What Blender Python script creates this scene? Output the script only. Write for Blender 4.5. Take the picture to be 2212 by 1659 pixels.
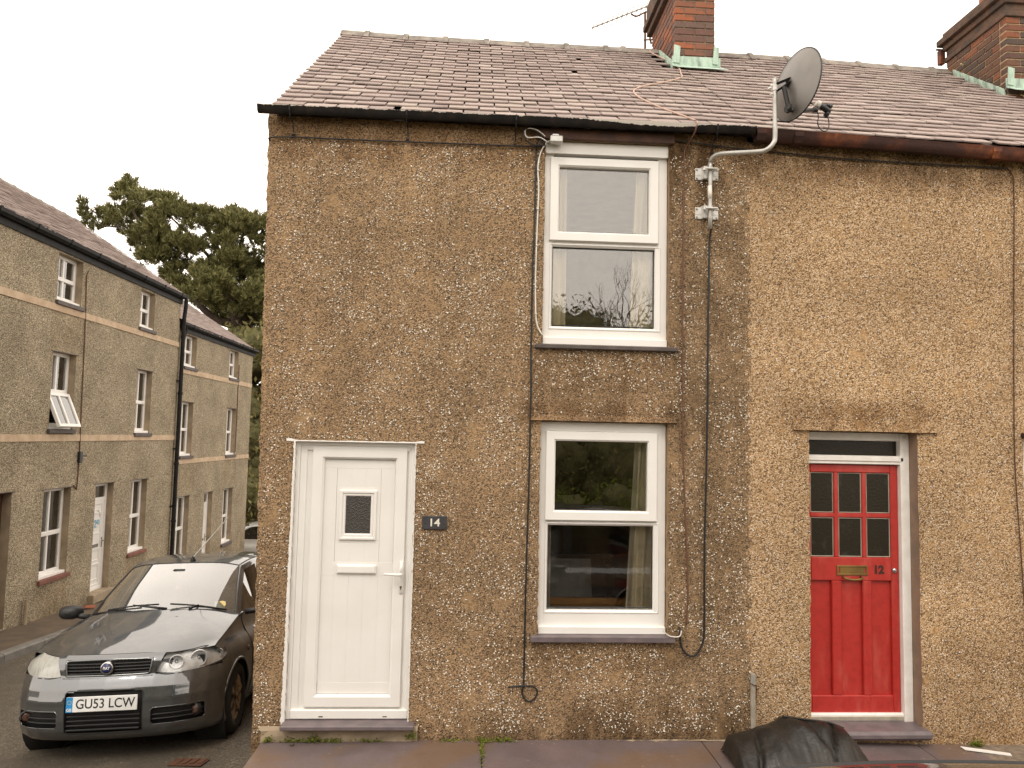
import bpy, bmesh, math, random
import numpy as np
from mathutils import Vector, Matrix, noise as mnoise
for o in list(bpy.data.objects): bpy.data.objects.remove(o)
S = bpy.context.scene; C = S.collection
R = math.radians
rnd = random.Random(7)

# ------------------------------------------------------------------ camera
CX, CD, CZ = 1.47, 5.5, 2.174
def cam_axes(yaw, tilt, roll):
    f = Vector((math.sin(yaw)*math.cos(tilt), math.cos(yaw)*math.cos(tilt), math.sin(tilt)))
    r = Vector((math.cos(yaw), -math.sin(yaw), 0)); u = r.cross(f)
    return r*math.cos(roll)+u*math.sin(roll), u*math.cos(roll)-r*math.sin(roll), f
cr, cu, cf = cam_axes(R(3.29), R(4.135), R(1.177))
cam = bpy.data.cameras.new('camera'); co = bpy.data.objects.new('camera', cam); C.objects.link(co)
co.matrix_world = Matrix(((cr.x, cu.x, -cf.x, CX), (cr.y, cu.y, -cf.y, -CD), (cr.z, cu.z, -cf.z, CZ), (0, 0, 0, 1)))
cam.sensor_width = 36; cam.lens = 36*1600/2212; cam.clip_start = 0.05; cam.clip_end = 800
S.camera = co

# ------------------------------------------------------------------ sky, sun, exposure
SUN_EL, SUN_AZ = R(52), R(200)       # azimuth clockwise from +y
w = bpy.data.worlds.new('World'); S.world = w; w.use_nodes = True
nt = w.node_tree; nt.nodes.clear()
sk = nt.nodes.new('ShaderNodeTexSky'); sk.sky_type = 'NISHITA'; sk.sun_disc = False
sk.sun_elevation = SUN_EL; sk.sun_rotation = SUN_AZ; sk.dust_density = 4; sk.air_density = 1
hs = nt.nodes.new('ShaderNodeHueSaturation'); hs.inputs['Saturation'].default_value = 0.12
mx = nt.nodes.new('ShaderNodeMix'); mx.data_type = 'RGBA'; mx.inputs[0].default_value = 0.80
mx.inputs[7].default_value = (15.6, 14.0, 12.3, 1)
bg = nt.nodes.new('ShaderNodeBackground'); bg.inputs[1].default_value = 0.13
ow = nt.nodes.new('ShaderNodeOutputWorld')
nt.links.new(sk.outputs[0], hs.inputs['Color']); nt.links.new(hs.outputs[0], mx.inputs[6])
nt.links.new(mx.outputs[2], bg.inputs[0]); nt.links.new(bg.outputs[0], ow.inputs[0])
sl = bpy.data.lights.new('sun', 'SUN'); sl.energy = 0.8; sl.angle = R(16); sl.color = (1, .92, .81)
so = bpy.data.objects.new('sun', sl); C.objects.link(so)
sd = Vector((math.sin(SUN_AZ)*math.cos(SUN_EL), math.cos(SUN_AZ)*math.cos(SUN_EL), math.sin(SUN_EL)))
so.rotation_euler = (-sd).to_track_quat('-Z', 'Y').to_euler(); so.location = (2, -6, 12)
S.view_settings.view_transform = 'Standard'; S.view_settings.look = 'None'
S.view_settings.exposure = 0.28; S.view_settings.gamma = 1.0; S.view_settings.use_curve_mapping = False
S.cycles.max_bounces = 8; S.cycles.transparent_max_bounces = 16; S.cycles.sample_clamp_indirect = 6

# ------------------------------------------------------------------ materials
class NT:
    def __init__(s, name):
        s.m = bpy.data.materials.new(name); s.m.use_nodes = True; s.t = s.m.node_tree
        s.b = s.t.nodes['Principled BSDF']; s.out = s.t.nodes['Material Output']
    def n(s, typ, ins=None, **kw):
        d = s.t.nodes.new('ShaderNode'+typ)
        for k, v in kw.items(): setattr(d, k, v)
        for k, v in (ins or {}).items(): s.put(d.inputs[k], v)
        return d
    def put(s, sock, v):
        if isinstance(v, bpy.types.NodeSocket): s.t.links.new(v, sock)
        elif isinstance(v, tuple) and len(v) == 3 and sock.type == 'RGBA': sock.default_value = (*v, 1)
        else: sock.default_value = v
    def pos(s):
        if not hasattr(s, '_p'): s._p = s.n('TexCoord').outputs['Object']
        return s._p
    def noise(s, sc, det=4, rough=.55, vec=None):
        return s.n('TexNoise', {'Vector': vec or s.pos(), 'Scale': sc, 'Detail': det, 'Roughness': rough}).outputs[0]
    def math(s, op, a, b=0., cl=False):
        d = s.n('Math', {0: a, 1: b}, operation=op); d.use_clamp = cl; return d.outputs[0]
    def rng(s, v, a, b, c=0., d=1.):
        return s.n('MapRange', {0: v, 1: a, 2: b, 3: c, 4: d}, interpolation_type='SMOOTHSTEP').outputs[0]
    def mix(s, f, a, b, bt='MIX'):
        d = s.n('Mix', data_type='RGBA', blend_type=bt); s.put(d.inputs[0], f); s.put(d.inputs[6], a); s.put(d.inputs[7], b); return d.outputs[2]
    def ramp(s, v, stops, const=False):
        d = s.n('ValToRGB', {0: v}); e = d.color_ramp.elements
        if const: d.color_ramp.interpolation = 'CONSTANT'
        while len(e) < len(stops): e.new(.5)
        for el, (p, c) in zip(e, stops): el.position = p; el.color = (*c, 1)
        return d.outputs[0]
    def bump(s, h, strength=.5, dist=.01):
        d = s.n('Bump', {'Height': h, 'Strength': strength, 'Distance': dist}); s.put(s.b.inputs['Normal'], d.outputs[0]); return d
    def base(s, col, rough=.6, metal=0., spec=None, coat=None):
        s.put(s.b.inputs['Base Color'], col); s.put(s.b.inputs['Roughness'], rough); s.b.inputs['Metallic'].default_value = metal
        if spec is not None: s.b.inputs['Specular IOR Level'].default_value = spec
        if coat is not None: s.b.inputs['Coat Weight'].default_value = coat
        return s.m

def simple(name, c1, rough=.6, c2=None, sc=6, metal=0., spec=None, bump=0., bsc=60, bd=.004, lo=.35, hi=.65, coat=None, objvar=0.):
    t = NT(name)
    c2 = c2 or tuple(x*.8 for x in c1)
    col = t.mix(t.rng(t.noise(sc, 6), lo, hi), c1, c2)
    if objvar:
        r = t.n('ObjectInfo').outputs['Random']
        v = t.rng(r, 0, 1, 1-objvar, 1+objvar)
        hsv = t.n('HueSaturation', {'Color': col, 'Value': v}); col = hsv.outputs[0]
    t.base(col, rough, metal, spec, coat)
    if bump: t.bump(t.noise(bsc, 5), bump, bd)
    return t.m

def pebbledash(name, mortar, palette, scale=105, white=0., patch=(.60, .70), tone=(.8, 1.12), stains=(), bumpd=.007, cover=.62, rough=.9):
    t = NT(name); p = t.pos()
    wob = t.n('VectorMath', {0: p, 1: t.n('VectorMath', {0: t.n('TexNoise', {'Vector': p, 'Scale': 70.}).outputs[1], 3: .006}, operation='SCALE').outputs[0]}, operation='ADD').outputs[0]
    v = t.n('TexVoronoi', {'Vector': wob, 'Scale': float(scale)}); rr = t.n('SeparateColor', {0: v.outputs['Color']}).outputs
    peb = t.ramp(rr[0], palette, True)
    jit = t.mix(.35, peb, t.mix(rr[1], (.02, .017, .012), (.62, .52, .38)), 'SOFT_LIGHT')
    pm = t.math('SUBTRACT', 1., t.rng(v.outputs['Distance'], cover-.12, cover+.05))
    pat = t.rng(t.noise(5.5, 6, .65), *patch)
    pm2 = t.math('MULTIPLY', pm, t.math('SUBTRACT', 1., t.math('MULTIPLY', pat, .78)))
    mo = t.mix(t.rng(t.noise(40, 3), .3, .7), mortar, tuple(x*.62 for x in mortar))
    col = t.mix(pm2, mo, jit)
    if white:
        v2 = t.n('TexVoronoi', {'Vector': wob, 'Scale': scale*.7}); r2 = t.n('SeparateColor', {0: v2.outputs['Color']}).outputs
        wm = t.math('MULTIPLY', t.math('LESS_THAN', r2[0], white), t.math('LESS_THAN', v2.outputs['Distance'], .42))
        col = t.mix(wm, col, (.72, .67, .58))
    tn = t.rng(t.noise(1.3, 5, .6), .3, .7, tone[0], tone[1])
    col = t.mix(1., col, t.n('CombineColor', {0: tn, 1: tn, 2: tn}).outputs[0], 'MULTIPLY')
    xyz = t.n('SeparateXYZ', {0: p}).outputs
    for (x0, x1, z0, z1, sx, sz, amt, colr) in stains:
        mk = t.math('MULTIPLY', t.math('MULTIPLY', t.rng(xyz[0], x0-sx, x0+sx), t.rng(xyz[0], x1-sx, x1+sx, 1., 0.)),
                    t.math('MULTIPLY', t.rng(xyz[2], z0-sz, z0+sz), t.rng(xyz[2], z1-sz, z1+sz, 1., 0.)))
        st = t.n('Mapping', {0: p, 3: (5., 5., 2.2)}).outputs[0]
        mk = t.math('MULTIPLY', t.math('MULTIPLY', mk, t.rng(t.noise(1.0, 5, .65, st), .28, .62)), amt, True)
        col = t.mix(mk, col, colr, 'MULTIPLY')
    t.base(col, rough, spec=.25)
    h = t.math('ADD', t.math('MULTIPLY', pm2, t.math('SUBTRACT', .8, v.outputs['Distance'])), t.math('MULTIPLY', t.noise(30, 4), .25))
    t.bump(h, .9, bumpd)
    return t.m

def glass(name, tint=(.9, .92, .9), k=1.5, add=.015, wav=.0, film=0.):
    t = NT(name); tr = t.n('BsdfTransparent', {0: tint}); gl = t.n('BsdfGlossy', {0: (1, 1, 1), 'Roughness': .0})
    fr = t.n('Fresnel', {0: 1.5}).outputs[0]
    if wav:
        b = t.n('Bump', {'Height': t.noise(2.2, 3), 'Strength': wav, 'Distance': .02}); t.put(gl.inputs['Normal'], b.outputs[0])
    f = t.math('ADD', t.math('MULTIPLY', fr, k), add, True)
    a = tr.outputs[0]
    if film:
        df = t.n('BsdfDiffuse', {0: (.62, .62, .58)}); a2 = t.n('MixShader', {0: t.math('MULTIPLY', t.rng(t.noise(3, 5), .2, .8, .6, 1.), film)})
        t.put(a2.inputs[1], a); t.put(a2.inputs[2], df.outputs[0]); a = a2.outputs[0]
    m = t.n('MixShader', {0: f}); t.put(m.inputs[1], a); t.put(m.inputs[2], gl.outputs[0])
    t.put(t.out.inputs[0], m.outputs[0]); return t.m

DK = (.42, .38, .33)
M = {}
M['dash14'] = pebbledash('pebbledash_dark', (.42, .275, .145), [(0, (.098, .073, .050)), (.18, (.24, .167, .108)), (.4, (.38, .262, .158)), (.6, (.155, .119, .088)), (.72, (.47, .35, .235)), (.88, (.28, .202, .137))],
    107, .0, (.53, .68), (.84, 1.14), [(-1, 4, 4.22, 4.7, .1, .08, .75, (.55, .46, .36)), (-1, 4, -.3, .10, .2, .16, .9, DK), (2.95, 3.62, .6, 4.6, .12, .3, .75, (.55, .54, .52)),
    (1.7, 3.1, .45, .72, .2, .1, .7, (.6, .55, .48)), (1.9, 3.1, 2.5, 2.85, .15, .1, .7, (.55, .5, .44)), (2.9, 3.3, 3.9, 4.5, .08, .1, .8, (.4, .36, .3)), (1.85, 3.05, 2.28, 2.45, .08, .06, .8, (.5, .42, .36)), (2.2, 3.6, -.1, .3, .2, .14, .7, DK)], .008)
M['dash12'] = pebbledash('pebbledash_light', (.52, .325, .155), [(0, (.14, .096, .062)), (.18, (.38, .262, .16)), (.40, (.58, .44, .30)), (.64, (.25, .172, .108)), (.78, (.68, .54, .395))],
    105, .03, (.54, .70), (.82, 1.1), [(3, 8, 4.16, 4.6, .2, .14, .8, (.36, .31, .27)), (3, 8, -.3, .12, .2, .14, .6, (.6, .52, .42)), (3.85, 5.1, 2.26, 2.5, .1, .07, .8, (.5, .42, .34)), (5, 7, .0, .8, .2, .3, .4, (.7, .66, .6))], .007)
M['dash_grey'] = pebbledash('pebbledash_grey', (.42, .355, .255), [(0, (.17, .145, .108)), (.25, (.38, .315, .215)), (.5, (.51, .435, .31)), (.72, (.26, .22, .16)), (.86, (.66, .58, .44))],
    70, .02, (.60, .74), (.80, 1.1), [(6.8, 7.8, -1.2, -.35, .1, .2, .6, (.72, .62, .5)), (9.8, 10.8, -1.2, -.4, .1, .2, .6, (.72, .62, .5)), (1, 18, -1.8, -.75, .3, .25, .7, (.6, .56, .5)), (6.8, 7.8, 3.4, 4.1, .08, .2, .5, (.75, .66, .55)), (12, 13.2, .7, 1.45, .1, .2, .5, (.72, .64, .54)), (15.2, 16.3, .7, 1.45, .1, .2, .5, (.72, .64, .54))], .012)
M['cement'] = simple('cement_render', (.37, .29, .195), .9, (.26, .205, .14), 4, bump=.3, bsc=40)
M['reveal'] = simple('brown_painted_reveal', (.30, .20, .105), .8, (.24, .155, .085), 5, bump=.25, bsc=30)
M['reveal12'] = simple('brown_cement_reveal', (.27, .18, .12), .8, (.20, .14, .10), 6, bump=.25, bsc=30)
M['string'] = simple('cream_string_course', (.56, .43, .30), .85, (.45, .33, .215), 5, bump=.2, bsc=40)
M['upvc'] = simple('white_plastic', (.80, .785, .755), .32, (.77, .75, .715), 3, spec=.45)
M['paintwhite'] = simple('white_gloss_paint', (.85, .83, .79), .4, (.77, .74, .69), 12, bump=.12, bsc=50)
M['roughwhite'] = simple('white_masonry_paint', (.80, .78, .75), .7, (.74, .71, .67), 14, bump=.5, bsc=90, bd=.004)
M['bead'] = simple('dark_gasket', (.03, .03, .032), .6)
M['slate_sill'] = simple('purple_slate', (.16, .125, .13), .5, (.115, .095, .10), 10, bump=.3, bsc=35, bd=.003)
M['slate_dark'] = simple('dark_slate_sill', (.10, .080, .072), .6, (.07, .055, .05), 12, bump=.3, bsc=35)
M['glass'] = glass('window_glass', (.97, .96, .93), k=2.3, add=.03, wav=.035)
M['glass_far'] = glass('far_window_glass', (.62, .62, .58), 2.4, .03, .03)
M['glass_obs'] = None
t = NT('obscure_glass'); v = t.n('TexVoronoi', {'Vector': t.pos(), 'Scale': 130.})
M['glass_obs'] = t.base(t.mix(t.rng(v.outputs[0], .1, .5), (.022, .018, .014), (.05, .045, .04)), .12, spec=.6); t.bump(v.outputs[0], .9, .004)
t = NT('old_mottled_glass'); n1 = t.noise(9, 5)
M['glass_old'] = t.base(t.mix(t.rng(n1, .56, .95), (.022, .018, .012), (.085, .088, .08)), .2, spec=.22); t.bump(t.noise(70, 3), .5, .004)
M['dark'] = simple('dark_void', (.012, .011, .010), .9)
M['roomwall'] = simple('room_wall', (.45, .41, .33), .9)
M['black_plastic'] = simple('black_gutter_plastic', (.010, .010, .011), .6, (.020, .019, .018), 8, spec=.18)
t = NT('peeling_black_gutter'); xyz = t.n('SeparateXYZ', {0: t.pos()}).outputs
pz = t.math('ADD', xyz[2], t.math('MULTIPLY', t.math('SUBTRACT', t.noise(11, 8, .8, t.n('Mapping', {0: t.pos(), 3: (1.3, 1., .2)}).outputs[0]), .5), .055))
thr = t.math('SUBTRACT', 4.5735, t.math('MULTIPLY', t.math('MULTIPLY', t.rng(xyz[0], 2.2, 2.75), t.rng(xyz[0], 3.05, 3.25, 1., 0.)), .024))
pk = t.math('GREATER_THAN', pz, thr)
M['gutter'] = t.base(t.mix(pk, t.mix(t.rng(t.noise(9, 5), .4, .7), (.012, .011, .011), (.03, .022, .018)), (.66, .62, .56)), .6, spec=.2)
t = NT('rusty_iron'); n1 = t.noise(2.6, 8, .68); M['rust'] = t.base(t.ramp(n1, [(.28, (.016, .008, .006)), (.48, (.045, .013, .008)), (.6, (.13, .034, .010)), (.68, (.30, .085, .02)), (.78, (.30, .19, .12))]), .75); t.bump(t.noise(60, 5), .5, .004)
M['rustwire'] = simple('rusty_wire', (.10, .04, .02), .8)
M['timber'] = simple('dark_brown_timber', (.045, .020, .012), .7, (.085, .035, .018), 14, bump=.3)
def slate_mat(name, island):
    t = NT(name)
    r = t.n('NewGeometry').outputs['Random Per Island'] if island else t.n('ObjectInfo').outputs['Random']
    b = t.ramp(r, [(0, (.290, .230, .210)), (.2, (.345, .278, .254)), (.42, (.315, .250, .228)), (.6, (.370, .304, .276)), (.78, (.270, .216, .200)), (.9, (.350, .290, .256))], True)
    off = t.n('VectorMath', {0: t.pos(), 1: t.n('CombineXYZ', {0: t.math('MULTIPLY', r, 50.), 1: t.math('MULTIPLY', r, 31.)}).outputs[0]}, operation='ADD').outputs[0]
    lich = t.rng(t.noise(16, 7, .72, off), .58, .72)
    drk = t.rng(t.noise(5, 6, .7, off), .5, .78)
    c = t.mix(t.math('MULTIPLY', lich, .5), b, (.46, .40, .32)); c = t.mix(t.math('MULTIPLY', drk, .6), c, (.10, .072, .060))
    t.base(c, .7, spec=.25); t.bump(t.noise(28, 6, .6, off), .7, .008); return t.m
M['slate'] = slate_mat('roof_slate', False); M['slate_i'] = slate_mat('roof_slate_far', True)
M['underlay'] = simple('roof_underlay', (.10, .072, .062), .9)
M['ridge'] = simple('grey_ridge_tile', (.27, .24, .205), .85, (.15, .13, .11), 9, bump=.4, bsc=50, objvar=.12)
def brick_mat(name, stops, soot):
    t = NT(name); r = t.n('ObjectInfo').outputs['Random']; b = t.ramp(r, stops, True)
    n1 = t.noise(14, 6, .7); c = t.mix(t.rng(n1, .45, .75), b, tuple(soot)); c = t.mix(t.math('MULTIPLY', t.rng(t.noise(60, 3), .6, .75), .4), c, (.5, .4, .28))
    t.base(c, .85); t.bump(t.noise(90, 5), .5, .004); return t.m
M['brick1'] = brick_mat('red_brick', [(0, (.22, .085, .048)), (.25, (.14, .068, .052)), (.45, (.31, .095, .040)), (.55, (.135, .082, .066)), (.72, (.19, .085, .055)), (.9, (.26, .095, .048))], (.10, .065, .048))
M['brick2'] = brick_mat('sooty_red_brick', [(0, (.17, .062, .034)), (.25, (.095, .050, .036)), (.45, (.22, .074, .034)), (.6, (.075, .050, .040)), (.8, (.14, .064, .038))], (.055, .038, .028))
M['mortar1'] = simple('dark_mortar', (.13, .10, .075), .95, (.22, .17, .12), 20)
M['mortar2'] = simple('pale_mortar', (.42, .32, .19), .95, (.30, .22, .14), 20)
M['sootbrick'] = simple('sooty_corbel_brick', (.125, .070, .045), .9, (.065, .046, .034), 9, bump=.5, bsc=60)
M['terracotta'] = simple('terracotta_pot', (.33, .11, .055), .8, (.24, .08, .045), 8)
t = NT('verdigris_flashing'); n1 = t.noise(6, 6, .6, t.n('Mapping', {0: t.pos(), 3: (4., 4., .8)}).outputs[0])
M['verdigris'] = t.base(t.ramp(n1, [(.3, (.20, .24, .21)), (.45, (.34, .46, .38)), (.6, (.46, .60, .50)), (.75, (.36, .40, .38))]), .7)
M['galv'] = simple('galvanised_steel', (.50, .49, .46), .45, (.38, .37, .34), 12, metal=.55)
M['galvw'] = simple('zinc_plate', (.66, .65, .62), .45, (.55, .54, .51), 12, metal=.3)
t = NT('dish_mesh'); M['dish'] = t.base(t.mix(t.rng(t.noise(4, 4), .3, .7), (.215, .20, .185), (.165, .155, .145)), .36, .3)
M['black'] = simple('black_plastic', (.012, .012, .013), .42, (.02, .02, .02), 5)
M['cableblack'] = simple('black_cable', (.010, .009, .009), .5)
M['cablebrown'] = simple('brown_cable', (.135, .06, .032), .6)
M['cablewhite'] = simple('white_cable', (.72, .69, .62), .5)
M['cablepink'] = simple('faded_cable', (.46, .30, .24), .6)
t = NT('old_coax'); M['cableroof'] = t.base(t.mix(t.rng(t.n('SeparateXYZ', {0: t.pos()}).outputs[2], 3.70, 3.76), (.13, .055, .030), (.47, .33, .26)), .6)
M['cablecream'] = simple('cream_cable', (.62, .52, .30), .6)
M['red'] = NT('red_door_paint')
t = M['red']; fade = t.rng(t.noise(3.2, 5, .6, t.n('Mapping', {0: t.pos(), 3: (2.2, 1., .6)}).outputs[0]), .5, .75)
M['red'] = t.base(t.mix(t.math('MULTIPLY', fade, .55), t.mix(t.rng(t.noise(25, 4), .4, .7), (.42, .026, .019), (.36, .021, .016)), (.52, .10, .075)), .42); t.bump(t.noise(45, 4), .12, .003)
M['brass'] = simple('aged_brass', (.26, .165, .05), .5, (.17, .105, .035), 10, metal=.6)
M['chrome'] = simple('chrome', (.6, .6, .6), .2, metal=1.)
M['alu'] = simple('threshold_metal', (.46, .42, .34), .5, (.36, .32, .26), 10, metal=.3)
M['numdark'] = simple('dark_number', (.045, .016, .010), .5)
M['plate'] = simple('slate_name_plate', (.050, .048, .052), .55, (.035, .034, .037), 15)
M['cream'] = simple('cream_lettering', (.82, .78, .68), .6)
M['slab'] = NT('slate_paving'); t = M['slab']
n1 = t.noise(2.2, 6, .6); c = t.mix(t.rng(n1, .3, .7), (.150, .112, .110), (.112, .088, .088)); c = t.mix(t.math('MULTIPLY', t.rng(t.noise(1.1, 4), .52, .66), .6), c, (.175, .105, .055))
c = t.mix(t.math('MULTIPLY', t.rng(t.noise(34, 3), .70, .74), .8), c, (.5, .44, .36)); M['slab'] = t.base(c, t.rng(t.noise(5, 5), .3, .7, .38, .65)); t.bump(t.noise(18, 7), .35, .006)
M['asphalt'] = NT('asphalt'); t = M['asphalt']; v = t.n('TexVoronoi', {'Vector': t.pos(), 'Scale': 75.}); rr = t.n('SeparateColor', {0: v.outputs['Color']}).outputs[0]
c = t.ramp(rr, [(0, (.060, .048, .034)), (.4, (.088, .070, .048)), (.7, (.115, .093, .066)), (.93, (.17, .14, .10))], True); c = t.mix(t.math('MULTIPLY', t.rng(t.noise(.7, 7, .7), .42, .62), .75), c, (.062, .050, .035)); c = t.mix(t.math('MULTIPLY', t.rng(t.noise(2.1, 6, .7), .55, .72), .6), c, (.15, .12, .085)); c = t.mix(t.math('MULTIPLY', t.rng(t.noise(26, 2), .72, .75), .8), c, (.33, .28, .20))
M['asphalt'] = t.base(c, .85); t.bump(v.outputs[0], .6, .006)
M['pavement'] = simple('worn_pavement', (.125, .088, .055), .9, (.085, .062, .042), 3, bump=.5, bsc=80)
M['kerb'] = simple('kerb_stone', (.19, .175, .155), .8, (.14, .13, .115), 7, bump=.4)
M['redsill'] = simple('red_painted_sill', (.21, .082, .055), .75, (.15, .06, .042), 9)
M['bluefilm'] = simple('white_window_plastic_far', (.80, .79, .76), .4)
M['lightblue'] = simple('light_blue_number', (.22, .45, .60), .6)
M['leather'] = NT('black_leather'); t = M['leather']; c = t.mix(t.rng(t.noise(6, 5), .4, .7), (.011, .0095, .008), (.020, .016, .012)); M['leather'] = t.base(c, t.rng(t.noise(5, 4), .3, .7, .36, .55), spec=.45); t.bump(t.math('ADD', t.noise(9, 5, .6), t.math('MULTIPLY', t.noise(60, 4), .15)), .55, .02)
M['curtain'] = simple('cream_curtain', (.84, .78, .62), .9, (.78, .71, .54), 5)
M['sofa'] = simple('black_sofa', (.012, .012, .014), .7)
M['cushion'] = simple('grey_cushion', (.36, .38, .39), .9)
M['wood'] = simple('varnished_wood', (.50, .26, .08), .5, (.40, .20, .06), 10)
M['litter'] = simple('rust_red_litter', (.30, .085, .035), .7, (.2, .06, .03), 20)
M['lump'] = simple('dark_dropping', (.06, .04, .03), .8)
def leafmat(name, a, b, c, rough=.6):
    t = NT(name); r = t.n('NewGeometry').outputs['Random Per Island']
    col = t.ramp(r, [(0, a), (.5, b), (1, c)]); t.base(col, rough, spec=.1)
    return t.m
M['pine'] = leafmat('pine_needles', (.078, .086, .032), (.142, .142, .054), (.25, .225, .092))
M['bark'] = simple('dark_bark', (.055, .038, .028), .95, (.085, .06, .045), 8, bump=.6)
M['hedge'] = leafmat('hedge_leaves', (.075, .070, .026), (.135, .120, .045), (.22, .19, .075))
M['bush'] = leafmat('bush_leaves', (.085, .12, .012), (.14, .18, .02), (.20, .23, .03))
M['weed'] = leafmat('weed_leaves', (.065, .085, .012), (.12, .14, .02), (.17, .18, .03))
M['twig'] = simple('bare_twigs', (.10, .08, .06), .9)

# ------------------------------------------------------------------ mesh helpers
class MB:
    def __init__(s): s.v = []; s.f = []; s.mi = []
    def add(s, vs, fs, mi=0):
        k = len(s.v); s.v += [tuple(p) for p in vs]; s.f += [tuple(i+k for i in f) for f in fs]; s.mi += [mi]*len(fs); return s
    def box(s, x0, x1, y0, y1, z0, z1, mi=0, c=0.):
        if c:
            bm = bmesh.new(); bmesh.ops.create_cube(bm, size=1)
            for v in bm.verts: v.co = ((x0+x1)/2+v.co.x*(x1-x0), (y0+y1)/2+v.co.y*(y1-y0), (z0+z1)/2+v.co.z*(z1-z0))
            bmesh.ops.bevel(bm, geom=bm.edges[:], offset=c, segments=1, affect='EDGES')
            bm.verts.index_update(); s.add([v.co[:] for v in bm.verts], [[v.index for v in f.verts] for f in bm.faces], mi); bm.free(); return s
        return s.add([(x0, y0, z0), (x1, y0, z0), (x1, y1, z0), (x0, y1, z0), (x0, y0, z1), (x1, y0, z1), (x1, y1, z1), (x0, y1, z1)],
              [(0, 3, 2, 1), (4, 5, 6, 7), (0, 1, 5, 4), (1, 2, 6, 5), (2, 3, 7, 6), (3, 0, 4, 7)], mi)
    def ring(s, x0, x1, z0, z1, wd, y0, y1, c=.004, mi=0, o=.003):
        L = []
        def lp(i, y): L.append([(x0+i, y, z0+i), (x1-i, y, z0+i), (x1-i, y, z1-i), (x0+i, y, z1-i)])
        lp(0, y1); lp(0, y0+o); lp(o, y0); lp(wd-c, y0); lp(wd, y0+c); lp(wd, y1)
        vs = [p for l in L for p in l]; fs = []
        for a in range(len(L)):
            b = (a+1) % len(L)
            for k in range(4): fs.append((a*4+k, a*4+(k+1) % 4, b*4+(k+1) % 4, b*4+k))
        return s.add(vs, fs, mi)
    def tube(s, pts, r, seg=8, mi=0, cap=True):
        pts = [Vector(p) for p in pts]; n = len(pts); rs = r if isinstance(r, (list, tuple)) else [r]*n
        up = None; vs = []
        for i, p in enumerate(pts):
            t = (pts[min(i+1, n-1)]-pts[max(i-1, 0)]).normalized()
            if up is None: up = t.cross(Vector((0, 0, 1)) if abs(t.z) < .9 else Vector((1, 0, 0))).normalized()
            else:
                up = (up-t*up.dot(t))
                up = up.normalized() if up.length > 1e-6 else t.orthogonal().normalized()
            b = t.cross(up)
            for k in range(seg):
                a = 2*math.pi*k/seg; vs.append(p+(up*math.cos(a)+b*math.sin(a))*rs[i])
        fs = [(i*seg+k, i*seg+(k+1) % seg, (i+1)*seg+(k+1) % seg, (i+1)*seg+k) for i in range(n-1) for k in range(seg)]
        if cap: fs += [tuple(range(seg))[::-1], tuple((n-1)*seg+k for k in range(seg))]
        return s.add(vs, fs, mi)
    def lathe(s, prof, o, ax, seg=24, mi=0):
        ax = Vector(ax).normalized(); a1 = ax.orthogonal().normalized(); a2 = ax.cross(a1); o = Vector(o); vs = []
        for (r, h) in prof:
            for k in range(seg):
                a = 2*math.pi*k/seg; vs.append(o+ax*h+(a1*math.cos(a)+a2*math.sin(a))*r)
        n = len(prof)
        return s.add(vs, [(i*seg+k, i*seg+(k+1) % seg, (i+1)*seg+(k+1) % seg, (i+1)*seg+k) for i in range(n-1) for k in range(seg)], mi)
    def grid(s, rows, mi=0, flip=False):
        n, m = len(rows), len(rows[0]); vs = [p for r in rows for p in r]
        fs = [(i*m+j, i*m+j+1, (i+1)*m+j+1, (i+1)*m+j) for i in range(n-1) for j in range(m-1)]
        if flip: fs = [f[::-1] for f in fs]
        return s.add(vs, fs, mi)
    def prism(s, poly, axis, a, b, mi=0):
        n = len(poly)
        def P(p, h): return {'x': (h, p[0], p[1]), 'y': (p[0], h, p[1]), 'z': (p[0], p[1], h)}[axis]
        vs = [P(p, a) for p in poly]+[P(p, b) for p in poly]
        return s.add(vs, [tuple(range(n))[::-1], tuple(range(n, 2*n))]+[(i, (i+1) % n, n+(i+1) % n, n+i) for i in range(n)], mi)
    def mesh(s, name, mats, smooth=False, fix=True):
        me = bpy.data.meshes.new(name); me.from_pydata(s.v, [], s.f)
        for m in (mats if isinstance(mats, (list, tuple)) else [mats]): me.materials.append(m)
        if any(s.mi): me.polygons.foreach_set('material_index', s.mi)
        if fix:
            bm = bmesh.new(); bm.from_mesh(me); bmesh.ops.recalc_face_normals(bm, faces=bm.faces[:]); bm.to_mesh(me); bm.free()
        if smooth:
            me.polygons.foreach_set('use_smooth', [True]*len(me.polygons))
            if smooth is not True: me.set_sharp_from_angle(angle=R(smooth))
        me.update(); return me

def tag(o, label, cat, group=None):
    o['label'] = label; o['category'] = cat
    if group: o['group'] = group
    return o
def empty(name, loc, label, cat, group=None, rotz=0.):
    o = bpy.data.objects.new(name, None); C.objects.link(o); o.location = loc; o.rotation_euler = (0, 0, rotz); o.empty_display_size = .2
    return tag(o, label, cat, group)
def part(name, mb, mats, parent, smooth=False, fix=True, label=None):
    """mesh given in the frame of the thing's parent-less coordinates (world for unrotated roots flagged 'w')"""
    me = mb.mesh(name, mats, smooth, fix) if isinstance(mb, MB) else mb
    o = bpy.data.objects.new(name, me); C.objects.link(o); o.parent = parent
    if parent is not None and parent.parent is None and parent.get('_w'): o.location = -parent.location
    if label: o['label'] = label
    return o
def holder(name, parent):
    o = bpy.data.objects.new(name, None); C.objects.link(o); o.parent = parent; o.empty_display_size = .1
    if parent.parent is None and parent.get('_w'): o.location = -parent.location
    return o
def wroot(*a, **k):
    o = empty(*a, **k); o['_w'] = 1; return o
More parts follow.
